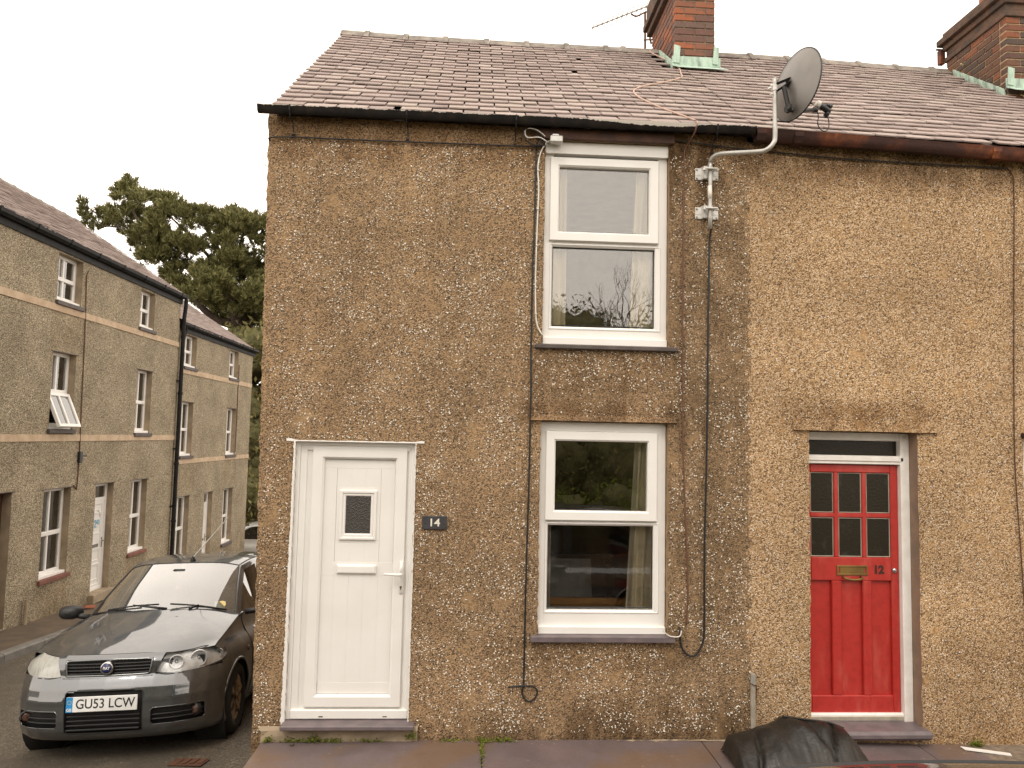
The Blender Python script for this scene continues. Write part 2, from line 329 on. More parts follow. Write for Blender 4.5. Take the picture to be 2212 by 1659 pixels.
def solo(name, mb, mats, label, cat, group=None, smooth=False, kind=None, fix=True):
    xs = np.array(mb.v); c = np.array([(xs[:, 0].min()+xs[:, 0].max())/2, (xs[:, 1].min()+xs[:, 1].max())/2, xs[:, 2].min()])
    mb.v = [tuple(p-c) for p in xs]
    o = bpy.data.objects.new(name, mb.mesh(name, mats, smooth, fix)); C.objects.link(o); o.location = c
    if kind: o['kind'] = kind
    if label: tag(o, label, cat, group)
    return o
def structure(name, mb, mats, smooth=False, label=None):
    o = bpy.data.objects.new(name, mb.mesh(name, mats, smooth)); C.objects.link(o); o['kind'] = 'structure'
    if label: o['label'] = label
    return o
_tc = {}
def text_mesh(st, size, ext, bold=0.):
    k = (st, size, ext, bold)
    if k not in _tc:
        cu_ = bpy.data.curves.new('lettering', 'FONT'); cu_.body = st; cu_.size = size; cu_.extrude = ext; cu_.align_x = 'CENTER'; cu_.align_y = 'CENTER'; cu_.offset = bold
        ob = bpy.data.objects.new('lettering', cu_); C.objects.link(ob)
        dg = bpy.context.evaluated_depsgraph_get(); me = bpy.data.meshes.new_from_object(ob.evaluated_get(dg))
        bpy.data.objects.remove(ob); _tc[k] = me
    return _tc[k].copy()
def lettering(name, st, size, loc, mat, parent, ext=.001, bold=0., rot=(R(90), 0, 0), sx=1.):
    me = text_mesh(st, size, ext, bold); me.materials.clear(); me.materials.append(mat); me.name = name
    o = bpy.data.objects.new(name, me); C.objects.link(o); o.parent = parent; o.rotation_euler = rot; o.scale = (sx, 1, 1)
    L = Vector(loc)
    if parent.parent is None and parent.get('_w'): L = L-parent.location
    o.location = L; return o
def lerp(a, b, t): return a+(b-a)*t
def pl(x, pts):
    if x <= pts[0][0]: return pts[0][1]
    for (a, b), (c, d) in zip(pts, pts[1:]):
        if x <= c: return b+(d-b)*(x-a)/(c-a)
    return pts[-1][1]
def cat_rom(P, n):
    P = [Vector(p) for p in P]; out = []
    for i in range(len(P)-1):
        a, b, c, d = P[max(i-1, 0)], P[i], P[i+1], P[min(i+2, len(P)-1)]
        for k in range(n):
            t = k/n; out.append(.5*((2*b)+(c-a)*t+(2*a-5*b+4*c-d)*t*t+(3*b-a-3*c+d)*t**3))
    out.append(P[-1]); return out
def surf(rows, nu=5, nv=5):
    rr = [cat_rom(r, nu) for r in rows]; cols = [cat_rom([r[j] for r in rr], nv) for j in range(len(rr[0]))]
    return [[cols[j][i] for j in range(len(cols))] for i in range(len(cols[0]))]
def K(x, z, y):
    k = (CD+y)/CD; return CX+(x-CX)*k, CZ+(z-CZ)*k
# ------------------------------------------------------------------ ground
PHI = R(.82); LX = -5.4
def smax(a, b, k=.12):
    h = max(k-abs(a-b), 0)/k; return max(a, b)+h*h*k*.25
def gz(x, y):
    left = -.56-.0614*max(min(y, 8.5), 0) - (.10*(min(y, 24)-8.5) if y > 8.5 else 0)
    right = -.31-.106*min(max(y, -1.2), 14) if y > -1.6 else -.165
    right = min(right, -.165)
    u = min(max((-x-.56)/3.94, 0), 1); u = u*u*(3-2*u)*.5+u*.5
    right = smax(right, left) if y > 1 else right
    if y < -1: left = lerp(left, -.4, min((-1-y)/5, 1))
    return lerp(right, left, u)
def axis(segs):
    o = []
    for a, b, n in segs: o += [a+(b-a)*i/n for i in range(n)]
    return o+[segs[-1][1]]
gx = axis([(-90, -12, 8), (-12, -5.2, 8), (-5.2, 1, 42), (1, 12, 12), (12, 90, 8)])
gy = axis([(-90, -16, 8), (-16, -1.4, 22), (-1.4, 14, 64), (14, 26, 10), (26, 140, 10)])
mb = MB(); mb.grid([[(x, y, gz(x, y)+.004*mnoise.noise((x*1.3, y*1.3, 0))) for x in gx] for y in gy])
structure('road', mb, M['asphalt'], True)
mb = MB()                                     # side street pavement with kerb stones
def lx(y): return LX+math.tan(PHI)*y
def wallbase(y): return gz(-4.6, y)+.11
ys = axis([(-4, 22, 52)])
mb.grid([[(lx(y)-.3, y, wallbase(y)+.012), (lx(y)+.3, y, wallbase(y)+.004), (lx(y)+.80, y, wallbase(y))] for y in ys])
sp = structure('side_street_pavement', mb, M['pavement'], True)
kb = []
for i in range(26):
    y0 = -3.5+i*.9; me = MB(); a, b = y0+.006, y0+.894; h = .006*rnd.random()
    P = [(lx(y)+x, y, wallbase(y)+h+z) for y in (a, b) for (x, z) in ((.80, -.3), (.80, .004), (.905, .0), (.93, -.02), (.93, -.3))]
    me.add(P, [(0, 1, 2, 3, 4), (9, 8, 7, 6, 5)]+[(k, (k+1) % 5, 5+(k+1) % 5, 5+k) for k in range(5)])
    o = bpy.data.objects.new('kerb_stone', me.mesh('kerb_stone', M['kerb'])); C.objects.link(o); o.parent = sp
# front pavement: bed + slate slabs
mb = MB(); mb.box(.075, 8, -1.24, .3, -.5, -.045)
fp = structure('front_pavement', mb, M['mortar1'])
xs_ = [.062, 1.614, 3.22, 4.85, 6.4, 8.0]
def pvz(x): return 0 if x < 3.4 else -.024*(x-3.4)
for i in range(5):
    a, b = xs_[i]+.004, xs_[i+1]-.004; me = MB()
    nx = 14; rows = []
    for j in range(9):
        y = lerp(-1.25, -.002, j/8); sk_ = .02*(j/8-1) if i == 0 else 0
        rows.append([(lerp(a+sk_*0+(.0 if i else .0), b, k/nx)+(-.018*(1-j/8) if (i == 0 and k == 0) else 0), y, pvz(lerp(a, b, k/nx))+.0025*mnoise.noise((k*.5+i*7, j*.7, 3)) - (.006 if j in (0,) or k in (0, nx) else 0)) for k in range(nx+1)])
    me.grid(rows); n0 = len(me.v); bot = [(x, y, z-.055) for r in (rows[0], rows[-1]) for x, y, z in r]
    me.grid([rows[0], [(x, y, z-.06) for x, y, z in rows[0]]]); me.grid([rows[-1], [(x, y, z-.06) for x, y, z in rows[-1]]])
    me.grid([[r[0] for r in rows], [(r[0][0], r[0][1], r[0][2]-.06) for r in rows]]); me.grid([[r[-1] for r in rows], [(r[-1][0], r[-1][1], r[-1][2]-.06) for r in rows]])
    part('paving_slab', me, M['slab'], fp, True).location = (0, 0, 0)
mb = MB()                                     # kerb in front of the slabs
for i in range(9):
    mb2 = MB(); mb2.box(.06+i*.9, .06+i*.9+.893, -1.40, -1.256, -.4, -.008-.02*max(0, i*.9-3.3), c=.012)
    part('kerb_stone', mb2, M['kerb'], fp).location = (0, 0, 0)
mb = MB(); mb.grid([[(x, y, -.02 + .004*mnoise.noise((x, y, 9))) for x in axis([(-30, 30, 60)])] for y in (-6.6, -5.6, -4.95)])
mb.grid([[(x, -4.95, z) for x in axis([(-30, 30, 60)])] for z in (-.02, -.5)])
structure('opposite_pavement', mb, M['pavement'])
mb = MB(); rows = [[(x, y, z+.1*mnoise.noise((x*.4, y*.4, 1))) for x in axis([(-40, 40, 60)])] for y, z in ((-6.6, -.05), (-7.4, .15), (-9, .6), (-12, .9), (-18, 1.2), (-40, 1.4))]
mb.grid(rows); structure('grass_bank', mb, M['hedge'], True)

# ------------------------------------------------------------------ facade with openings
def facade(mb, x0, x1, z0, z1, opens, step, jit=.0, ejit=0., edge=None, top=None, seed=1, redge=False):
    rn = random.Random(seed)
    def ax_(a, b, cuts):
        c = sorted(set([a, b]+[q for q in cuts if a < q < b])); o = []
        for p, q in zip(c, c[1:]):
            n = max(1, round((q-p)/step)); o += [p+(q-p)*i/n for i in range(n)]
        return o+[b]
    X = ax_(x0, x1, [v for o in opens for v in o[:2]]); Z = ax_(z0, z1, [v for o in opens for v in o[2:4]])
    def inside(i, j):
        cx, cz = (X[i]+X[i+1])/2, (Z[j]+Z[j+1])/2
        return any(o[0] < cx < o[1] and o[2] < cz < o[3] for o in opens)
    vid = {}; V = []; F = []; MI = []
    def vert(i, j):
        if (i, j) not in vid:
            x, z = X[i], Z[j]; y = (rn.random()-.5)*2*jit
            for o in opens:
                e = 1e-6
                if o[0]-e <= x <= o[1]+e and o[2]-e <= z <= o[3]+e:
                    if abs(x-o[0]) < e or abs(x-o[1]) < e: x += (rn.random()-.5)*2*ejit
                    if abs(z-o[2]) < e or abs(z-o[3]) < e: z += (rn.random()-.5)*1.4*ejit
                    y *= .3
            if i == 0 and edge: x = edge(z)+(rn.random()-.5)*.012; y += rn.random()*.008
            if i == len(X)-1 and redge: x += (rn.random()-.4)*.045; y = -.004
            if j == len(Z)-1 and top: z = top(x)
            vid[i, j] = len(V); V.append((x, y, z))
        return vid[i, j]
    for i in range(len(X)-1):
        for j in range(len(Z)-1):
            if not inside(i, j): F.append((vert(i, j), vert(i+1, j), vert(i+1, j+1), vert(i, j+1))); MI.append(0)
    for o in opens:
        d, mi = o[4], o[5]
        ii = [i for i in range(len(X)) if o[0]-1e-6 <= X[i] <= o[1]+1e-6]; jj = [j for j in range(len(Z)) if o[2]-1e-6 <= Z[j] <= o[3]+1e-6]
        for path in ([(ii[0], j) for j in jj], [(ii[-1], j) for j in jj], [(i, jj[0]) for i in ii], [(i, jj[-1]) for i in ii]):
            bk = [len(V)+k for k in range(len(path))]
            for (i, j) in path: V.append((X[i], d, Z[j]))
            for k in range(len(path)-1): F.append((vert(*path[k]), vert(*path[k+1]), bk[k+1], bk[k])); MI.append(mi)
    # left edge strip going back
    if edge:
        ids = [vert(0, j) for j in range(len(Z))]; bk = [len(V)+k for k in range(len(ids))]
        for j in range(len(Z)): V.append((edge(Z[j])+(rn.random()-.5)*.01, .06, Z[j] if not (top and j == len(Z)-1) else top(0)))
        for k in range(len(ids)-1): F.append((ids[k], bk[k], bk[k+1], ids[k+1])); MI.append(0)
    k = len(mb.v); mb.v += V; mb.f += [tuple(a+k for a in f) for f in F]; mb.mi += MI

def room(parent, x0, x1, y0, y1, z0, z1, mat):
    mb = MB(); P = [(x0, y0, z0), (x1, y0, z0), (x1, y1, z0), (x0, y1, z0), (x0, y0, z1), (x1, y0, z1), (x1, y1, z1), (x0, y1, z1)]
    mb.add(P, [(0, 1, 2, 3), (7, 6, 5, 4), (1, 5, 6, 2), (2, 6, 7, 3), (3, 7, 4, 0)])
    return part('room', mb, mat, parent, fix=False)

# ------------------------------------------------------------------ roof helpers
def tile_mesh(name, w, l, th, mat, seed, chip=0.):
    rn = random.Random(seed); mb = MB(); n = 5
    bot = [(-w/2+w*k/n, (rn.random()-.5)*.012+(.008 if k in (0, n) else 0)) for k in range(n+1)]
    if chip: bot[0 if rn.random() < .5 else -1] = (bot[0][0] if False else (-w/2 if rn.random() < .5 else w/2), chip)
    bot = sorted(bot)
    if chip:
        s_ = rn.random() < .5; i = 0 if s_ else n; bot[i] = (bot[i][0], chip); j = 1 if s_ else n-1; bot[j] = (bot[j][0], chip*.35)
    c = .004
    V = [(x, y+c*.0, 0) for x, y in bot]+[(x, y, th-c) for x, y in bot]+[(x*(1-.012), y+c, th) for x, y in bot]+[(x, l, th) for x, y in bot]
    m = n+1; F = []
    for r in range(3):
        for k in range(n): F.append((r*m+k, r*m+k+1, (r+1)*m+k+1, (r+1)*m+k))
    F.append((0, m, 2*m, 3*m)); F.append((n, 3*m+n, 2*m+n, m+n)); F.append((0, 3*m, 3*m+n, n))
    mb.add(V, F); return mb.mesh(name, mat, False)
def slates(parent_thing, roofpart, x0, x1, RP, nrow, wd, rows_part, xpart, mats, seed, verge_left=False, skip=None, lim=298):
    rn = random.Random(seed); ms = {}
    var = [tile_mesh('slate', wd-.011, .27, .0125, mats[0], seed*50+k, 0 if k < 9 else (.02+.02*(k-9))) for k in range(12)]
    far = MB(); cnt = 0
    pend = []
    for r in range(nrow):
        t = r/nrow; xo = x0+(wd/2 if r % 2 else 0)
        k = 0
        xc = x0-(0 if r % 2 == 0 else wd/2)
        while xc < x1-.03:
            a, b = max(xc, x0), min(xc+wd, x1); xc += wd
            if b-a < .05: continue
            xm = (a+b)/2
            P = Vector(RP(xm, t)); Pu = Vector(RP(xm, t+.02)); Px = Vector(RP(xm+.1, t))
            if skip and skip(xm, P): continue
            ux = (Px-P).normalized(); uy = (Pu-P); uy = (uy-ux*uy.dot(ux)).normalized(); uz = ux.cross(uy)
            a_ = R(5.9+rn.random()*1.3); yaw = (rn.random()-.5)*.03
            uy2 = uy*math.cos(a_)-uz*math.sin(a_); uz2 = ux.cross(uy2)
            ux3 = ux*math.cos(yaw)+uy2*math.sin(yaw); uy3 = uz2.cross(ux3)
            pos = P+uz*(.032+.005*rn.random())+uy*(rn.random()-.5)*.014+ux*(rn.random()-.5)*.006
            mtx = Matrix(((ux3.x, uy3.x, uz2.x, pos.x), (ux3.y, uy3.y, uz2.y, pos.y), (ux3.z, uy3.z, uz2.z, pos.z), (0, 0, 0, 1)))
            me = var[rn.randrange(9) if rn.random() > .02 else rn.randrange(9, 12)]
            sx = (b-a)/wd
            pend.append((0 if (r < rows_part and xm < xpart) else 1, r, xm, mtx, me, sx))
    pend.sort(key=lambda q: (q[0], q[1]))
    for (fl, r, xm, mtx, me, sx) in pend:
        if fl == 0 and cnt < lim:
            o = bpy.data.objects.new('slate', me); C.objects.link(o); o.parent = roofpart
            o.matrix_local = mtx @ Matrix.Diagonal((sx, 1, 1, 1)); cnt += 1
        else:
            mm = mtx @ Matrix.Diagonal((sx, 1, 1, 1)); k = len(far.v)
            far.v += [tuple(mm @ v.co) for v in me.vertices]
            for p in me.polygons: far.f.append(tuple(i+k for i in p.vertices)); far.mi.append(0)
    if far.v:
        o = bpy.data.objects.new('distant_slates', far.mesh('distant_slates', mats[1], False, False)); C.objects.link(o); o.parent = roofpart; o['kind'] = 'stuff'
def ridge_tile(parent, x0, x1, yr, zf, mat, collar=True):
    mb = MB(); pr = [(-.135, -.085), (-.10, -.045), (-.045, .012), (0, .022), (.045, .012), (.10, -.045), (.135, -.085), (.10, -.09), (0, -.03), (-.10, -.09)]
    def sec(x, g): return [(x, yr+p[0]*g, zf(x)+.035+p[1]*g) for p in pr]
    st = [(x0, 1.)]+([(x1-.065, 1.), (x1-.055, 1.42), (x1-.004, 1.38)] if collar else [(x1-.003, 1.)])
    V = [p for x, g in st for p in sec(x, g)]; n = len(pr)
    F = [tuple(range(n)), tuple((len(st)-1)*n+k for k in range(n))[::-1]]+[(i*n+k, i*n+(k+1) % n, (i+1)*n+(k+1) % n, (i+1)*n+k) for i in range(len(st)-1) for k in range(n)]
    mb.add(V, F); return part('ridge_tile', mb, mat, parent)
def brick_block(parent, x0, x1, y0, y1, z0, z1, rh, mat, mortar, seed, sides=('front', 'left', 'right'), rec=.008):
    """bricks as sub-parts round a mortar core"""
    rn = random.Random(seed)
    mb = MB(); mb.box(x0+rec, x1-rec, y0+rec, y1-rec, z0, z1); core = part('mortar', mb, mortar, parent)
    meshes = {}
    def brick(L, D, cx, cy, cz, rot):
        k = (round(L, 3), round(D, 3), round(rh, 3))
        if k not in meshes:
            b = MB(); b.box(-L/2, L/2, -D/2, D/2, -(rh-.012)/2, (rh-.012)/2, c=.004); meshes[k] = b.mesh('brick', mat)
        o = bpy.data.objects.new('brick', meshes[k]); C.objects.link(o); o.parent = parent
        o.location = (cx+(rn.random()-.5)*.004, cy+(rn.random()-.5)*.004, cz); o.rotation_euler = (0, 0, rot+(rn.random()-.5)*.012)
    n = max(1, round((z1-z0)/rh)); rh = (z1-z0)/n; Wd = x1-x0; Dp = y1-y0; hw = .102
    for r in range(n):
        z = z0+(r+.5)*rh; W2 = Wd/2
        if 'front' in sides:
            ed = [0, .5, 1] if r % 2 == 0 else [0, .24, .76, 1]
            for a, b in zip(ed, ed[1:]):
                L = (b-a)*Wd-.010; brick(L, hw, x0+(a+b)/2*Wd, y0+hw/2, z, 0)
        for sd in ('left', 'right'):
            if sd not in sides: continue
            q = y0+hw+.003
            yy = q; first = r % 2 == 0
            while yy < y1-.03:
                L = (.108 if first else .222); first = False; L = min(L, y1-yy)
                cx = x0+hw/2 if sd == 'left' else x1-hw/2
                brick(L-.008, hw, cx, yy+L/2, z, R(90)); yy += L
# ------------------------------------------------------------------ number 14 (end terrace) and number 12
H14 = wroot('terraced_house', (0, 0, 0), 'dark pebbledash end house with the white door and two white sash windows', 'house')
H12 = wroot('terraced_house', (3.6, 0, 0), 'lighter tan pebbledash house on the right with the red door', 'house')
def zr(x): return pl(x, [(0, 6.675), (.7, 6.65), (2, 6.64), (4.6, 6.634), (5.4, 6.618), (6.3, 6.59), (9, 6.53)])-.052
def ze(x): return 4.546 if x < 3.3 else 4.546-.022*(x-3.3)
YR, YE = 2.6, -.105
def RP(x, t): return (x, lerp(YE, YR, t), lerp(ze(x), zr(x), t)-.018*math.sin(math.pi*t)*math.sin(x*1.1)**2)
def edge14(z): return -.008-.0165*z
# walls
W14 = [(2.005, 2.968, 2.872, 4.455, .10, 1), (2.008, 2.970, .735, 2.302, .10, 1), (.214, 1.088, .10, 2.12, .07, 2)]
mb = MB(); facade(mb, 0, 3.585, -.32, 4.56, W14, .032, .003, .007, edge14, seed=3, redge=True)
mb.add([(-.008-.0165*z, y, z) for y in (.06, 5.3) for z in (-1.2, 4.56)]+[(-.09, 2.6, 6.6)], [(0, 2, 3, 1), (1, 3, 4)])
mb.add([(-.09, 5.3, -1.2), (3.59, 5.3, -1.2), (3.59, 5.3, 4.5), (-.09, 5.3, 4.5)], [(0, 1, 2, 3)])
part('wall', mb, [M['dash14'], M['reveal'], M['roughwhite']], H14, 50, fix=True)
W12 = [(4.055, 4.905, .045, 2.272, .15, 1), (5.75, 6.7, .75, 2.25, .1, 1)]
mb = MB(); facade(mb, 3.562, 8.2, -.32, 4.5, W12, .05, .003, .006, seed=4, top=lambda x: 4.5-.02*(x-3.6))
mb.add([(3.59, 5.3, -1.2), (8.2, 5.3, -1.2), (8.2, 5.3, 4.5), (3.59, 5.3, 4.5)], [(0, 1, 2, 3)]); mb.add([(8.2, .0, -1.2), (8.2, 5.3, -1.2), (8.2, 5.3, 4.4), (8.2, 0, 4.4), (8.2, 2.6, 6.4)], [(0, 1, 2, 3), (3, 2, 4)])
part('wall', mb, [M['dash12'], M['reveal12']], H12, 50)
# white pebbles of the dash, real relief
def pebble_stuff(name, x0, x1, z0, z1, opens, n, mat, parent, seed, smin, smax):
    rn = random.Random(seed); mb = MB(); c = 0
    oct_ = [(1, 0, 0), (.35, .94, 0), (-.8, .6, 0), (-.8, -.6, 0), (.35, -.94, 0)]
    while c < n:
        x, z = rn.uniform(x0, x1), rn.uniform(z0, z1)
        if any(o[0]-.012 < x < o[1]+.012 and o[2]-.012 < z < o[3]+.012 for o in opens): continue
        if mnoise.noise((x*3.1, z*3.1, seed))*.5+mnoise.noise((x*9, z*9, 5))*.5+.25 < rn.random()*.55: continue
        s_ = rn.uniform(smin, smax)*(1 if rn.random() < .8 else 1.35); a = rn.uniform(0, 6.28) if rn.random() < .5 else rn.uniform(-.5, .5); el = rn.uniform(.55, .95); c += 1
        vs = []
        for (u, v, _) in oct_:
            p, q = u*s_, v*s_*el; vs.append((x+p*math.cos(a)-q*math.sin(a), -.001, z+p*math.sin(a)+q*math.cos(a)))
        for (u, v, _) in oct_:
            p, q = u*s_*.62, v*s_*el*.62; vs.append((x+p*math.cos(a)-q*math.sin(a), -.0045, z+p*math.sin(a)+q*math.cos(a)))
        mb.add(vs, [(5, 6, 7, 8, 9)]+[(k, (k+1) % 5, 5+(k+1) % 5, 5+k) for k in range(5)])
    o = part(name, mb, mat, parent); o['kind'] = 'stuff'; return o
t = NT('white_pebbles'); r = t.n('NewGeometry').outputs['Random Per Island']
M['pebw'] = t.base(t.ramp(r, [(0, (.74, .69, .60)), (.4, (.84, .80, .72)), (.7, (.62, .56, .46)), (.85, (.78, .72, .62))], True), .6)
pebble_stuff('white_pebbles', .0, 3.6, .05, 4.37, W14, 10500, M['pebw'], H14, 11, .0032, .0062)
pebble_stuff('white_pebbles', 3.6, 6.3, .05, 4.4, W12, 2200, M['pebw'], H12, 12, .0028, .005)
# roofs
def chim_skip(c):
    return lambda x, P: c[0]-.06 < x < c[1]+.06 and P.y > c[2]-.1
for (Hh, x0, x1, sd, ch, rp, xp) in ((H14, -.035, 3.6, 5, (3.514, 3.946, 1.834), 19, 9), (H12, 3.606, 8.22, 6, (6.957, 7.5, 1.618), 24, 6.5)):
    mb = MB(); n = 12
    top = [[Vector(RP(lerp(x0+.01, x1, i/n), t)) for i in range(n+1)] for t in (.02, .25, .5, .75, 1)]
    mb.grid(top); mb.grid([[p-Vector((0, 0, .06)) for p in r_] for r_ in top])
    back = [[(lerp(x0, x1 if x1 < 4 else 8.25, i/n), YR, zr(x0)+.0) for i in range(n+1)], [(lerp(x0, x1 if x1 < 4 else 8.25, i/n), 5.45, 4.45) for i in range(n+1)]]
    mb.grid(back)
    rf = part('roof', mb, M['underlay'], Hh)
    slates(Hh, rf, x0, x1, RP, 24, .235, rp, xp, (M['slate'], M['slate_i']), sd, skip=chim_skip(ch))
jx = [-.05, .27, .70, 1.14, 1.60, 2.05, 2.50, 2.95, 3.15, 3.52]
for a, b in zip(jx, jx[1:]): ridge_tile(H14, a, b, YR, zr, M['ridge'], b < 3.5)
jx = [3.95, 4.15, 4.62, 5.05, 5.48, 5.90, 6.34, 6.78, 6.955]
for a, b in zip(jx, jx[1:]): ridge_tile(H12, a, b, YR, zr, M['ridge'], b < 6.9)
# verge board / cement under slates at the gable
mb = MB(); mb.add([RP(-.02, t)[:2]+(RP(-.02, t)[2]-d,) for t in (.01, .5, .99) for d in (.0, .05)], [(0, 2, 3, 1), (2, 4, 5, 3)]); part('verge', mb, M['mortar1'], H14)
# chimneys
c1 = holder('chimney', H14)
brick_block(c1, 3.514, 3.946, 1.834, 2.80, 5.95, 6.93, .0765, M['brick1'], M['mortar1'], 21)
mb = MB(); mb.box(3.462, 3.998, 1.785, 2.85, 6.93, 7.0, c=.006); mb.box(3.425, 4.035, 1.745, 2.885, 7.003, 7.075, c=.006); mb.box(3.46, 4.0, 1.785, 2.85, 7.078, 7.3); part('corbel', mb, M['sootbrick'], c1)
mb = MB(); mb.lathe([(.15, 0), (.13, .2), (.115, .45), (.14, .47), (.14, .55), (.1, .55)], (3.73, 2.1, 7.3), (0, 0, 1), 16); part('chimney_pot', mb, M['terracotta'], c1, True)
c2 = holder('chimney', H12)
brick_block(c2, 6.957, 7.6, 1.618, 2.58, 5.75, 6.66, .076, M['brick2'], M['mortar2'], 22)
mb = MB(); mb.box(6.94, 7.62, 1.598, 2.60, 6.66, 6.715, c=.005); mb.box(6.96, 7.6, 1.62, 2.58, 6.718, 6.80)
mb.box(6.93, 7.63, 1.59, 2.61, 6.803, 6.87, c=.005); mb.box(6.885, 7.675, 1.545, 2.655, 6.873, 6.945, c=.006); mb.box(6.93, 7.63, 1.59, 2.61, 6.948, 7.02, c=.01); part('corbel', mb, M['sootbrick'], c2)
mb = MB(); mb.lathe([(.17, 0), (.15, .2), (.14, .6), (.17, .62), (.17, .7), (.12, .7)], (7.28, 2.2, 7.02), (0, 0, 1), 18); part('chimney_pot', mb, M['terracotta'], c2, True)
mb = MB(); mb.box(6.9, 6.955, 2.595, 2.66, 6.66, 6.83); mb.tube([(6.87, 2.63, 6.84), (6.96, 2.63, 6.84)], .012); part('bracket', mb, M['rust'], c2)
def flashing(ch, x0, x1, yf, zA, nst):
    mb = MB()                                           # front apron over the slates
    mb.box(x0-.03, x1+.05, yf-.022, yf-.008, zA-.02, zA+.085, c=.002)
    mb.add([(x0-.03, yf-.022, zA-.015), (x1+.06, yf-.022, zA-.022), (x1+.1, yf-.12, zA-.085), (x0+.02, yf-.11, zA-.075), (x0-.03, yf-.022, zA-.021), (x1+.06, yf-.022, zA-.028), (x1+.1, yf-.12, zA-.091), (x0+.02, yf-.11, zA-.081)], [(0, 1, 2, 3), (7, 6, 5, 4), (0, 3, 7, 4), (3, 2, 6, 7), (2, 1, 5, 6)])
    part('apron_flashing', mb, M['verdigris'], ch)
    for k, (xa, xb) in enumerate(((x0-.022, x0+.055), (x1-.035, x1+.03))):
        me = MB(); me.prism([(xa, zA+.01), (xb-.012, zA+.005), (xb, zA+.185), (xa+.012, zA+.20)], 'y', yf-.034, yf-.024); part('flashing_strip', me, M['verdigris'], ch)
    for i in range(nst):
        y = yf+.02+i*.135; z = RP(x0, (y-YE)/(YR-YE))[2]
        me = MB(); me.add([(x0-.012, y, z-.01), (x0-.012, y+.125, z+.08), (x0-.030, y+.118, z+.200), (x0-.016, y+.012, z+.115), (x0-.002, y, z-.01), (x0-.002, y+.125, z+.08), (x0-.006, y+.118, z+.200), (x0-.004, y+.012, z+.115)], [(0, 1, 2, 3), (7, 6, 5, 4), (0, 3, 7, 4), (3, 2, 6, 7), (2, 1, 5, 6), (1, 0, 4, 5)])
        part('flashing_strip', me, M['verdigris'], ch)
flashing(c1, 3.514, 3.946, 1.834, 6.075, 4)
flashing(c2, 6.957, 7.6, 1.618, 5.90, 6)
# gutters
def gut(x0, x1, ztop, zbot, y0, y1):
    mb = MB(); n = 40; rows = []
    for i in range(n+1):
        x = lerp(x0, x1, i/n); a, b = ztop(x), zbot(x); 
        rows.append([(x, y1, a), (x, y1, lerp(b, a, .3)), (x, lerp(y1, y0, .25), b+.004), (x, lerp(y1, y0, .7), b), (x, lerp(y1, y0, .93), lerp(b, a, .25)), (x, y0, lerp(b, a, .6)), (x, y0-.006, a-.012), (x, y0-.010, a), (x, y0+.006, a), (x, y0+.010, lerp(b, a, .6)), (x, lerp(y1, y0, .6), b+.012)])
    mb.grid(rows); mb.f.append(tuple(range(len(rows[0])))); mb.mi.append(0); return mb
g = part('gutter', gut(-.135, 3.605, lambda x: 4.576, lambda x: 4.522, -.128, -.06), M['gutter'], H14, 40)
for x in (.105, .957, 1.77, 3.30):
    mb = MB(); mb.tube([(x, -.146, 4.575), (x, -.148, 4.535), (x, -.12, 4.49), (x, -.05, 4.486)], .006, 6); mb.tube([(x, -.03, 4.49), (x+.004, -.012, 4.42)], .004, 5); mb.box(x-.012, x+.012, -.012, .0, 4.395, 4.41); part('gutter_bracket', mb, M['black_plastic'], H14)
mb = MB(); mb.box(1.93, 3.0, -.035, -.004, 4.452, 4.53, c=.004); part('fascia', mb, M['timber'], H14)
zt = lambda x: 4.560-.0335*(x-3.6)
g = part('gutter', gut(3.61, 8.2, zt, lambda x: zt(x)-.083+.004*math.sin(x*3), -.145, -.04), M['rust'], H12, 40)
for x in (3.64, 3.93, 5.5):
    mb = MB(); rr_ = [(x+d, y, z) for d in (-.035, .035) for y, z in ((-.152, zt(x)-.002), (-.153, zt(x)-.04), (-.128, zt(x)-.088), (-.04, zt(x)-.09))]
    mb.add(rr_, [(0, 1, 5, 4), (1, 2, 6, 5), (2, 3, 7, 6)]); mb.add([(a, b+.01, c) for a, b, c in rr_], [(4, 5, 1, 0), (5, 6, 2, 1), (6, 7, 3, 2)]); part('gutter_joint', mb, M['rust'], H12)
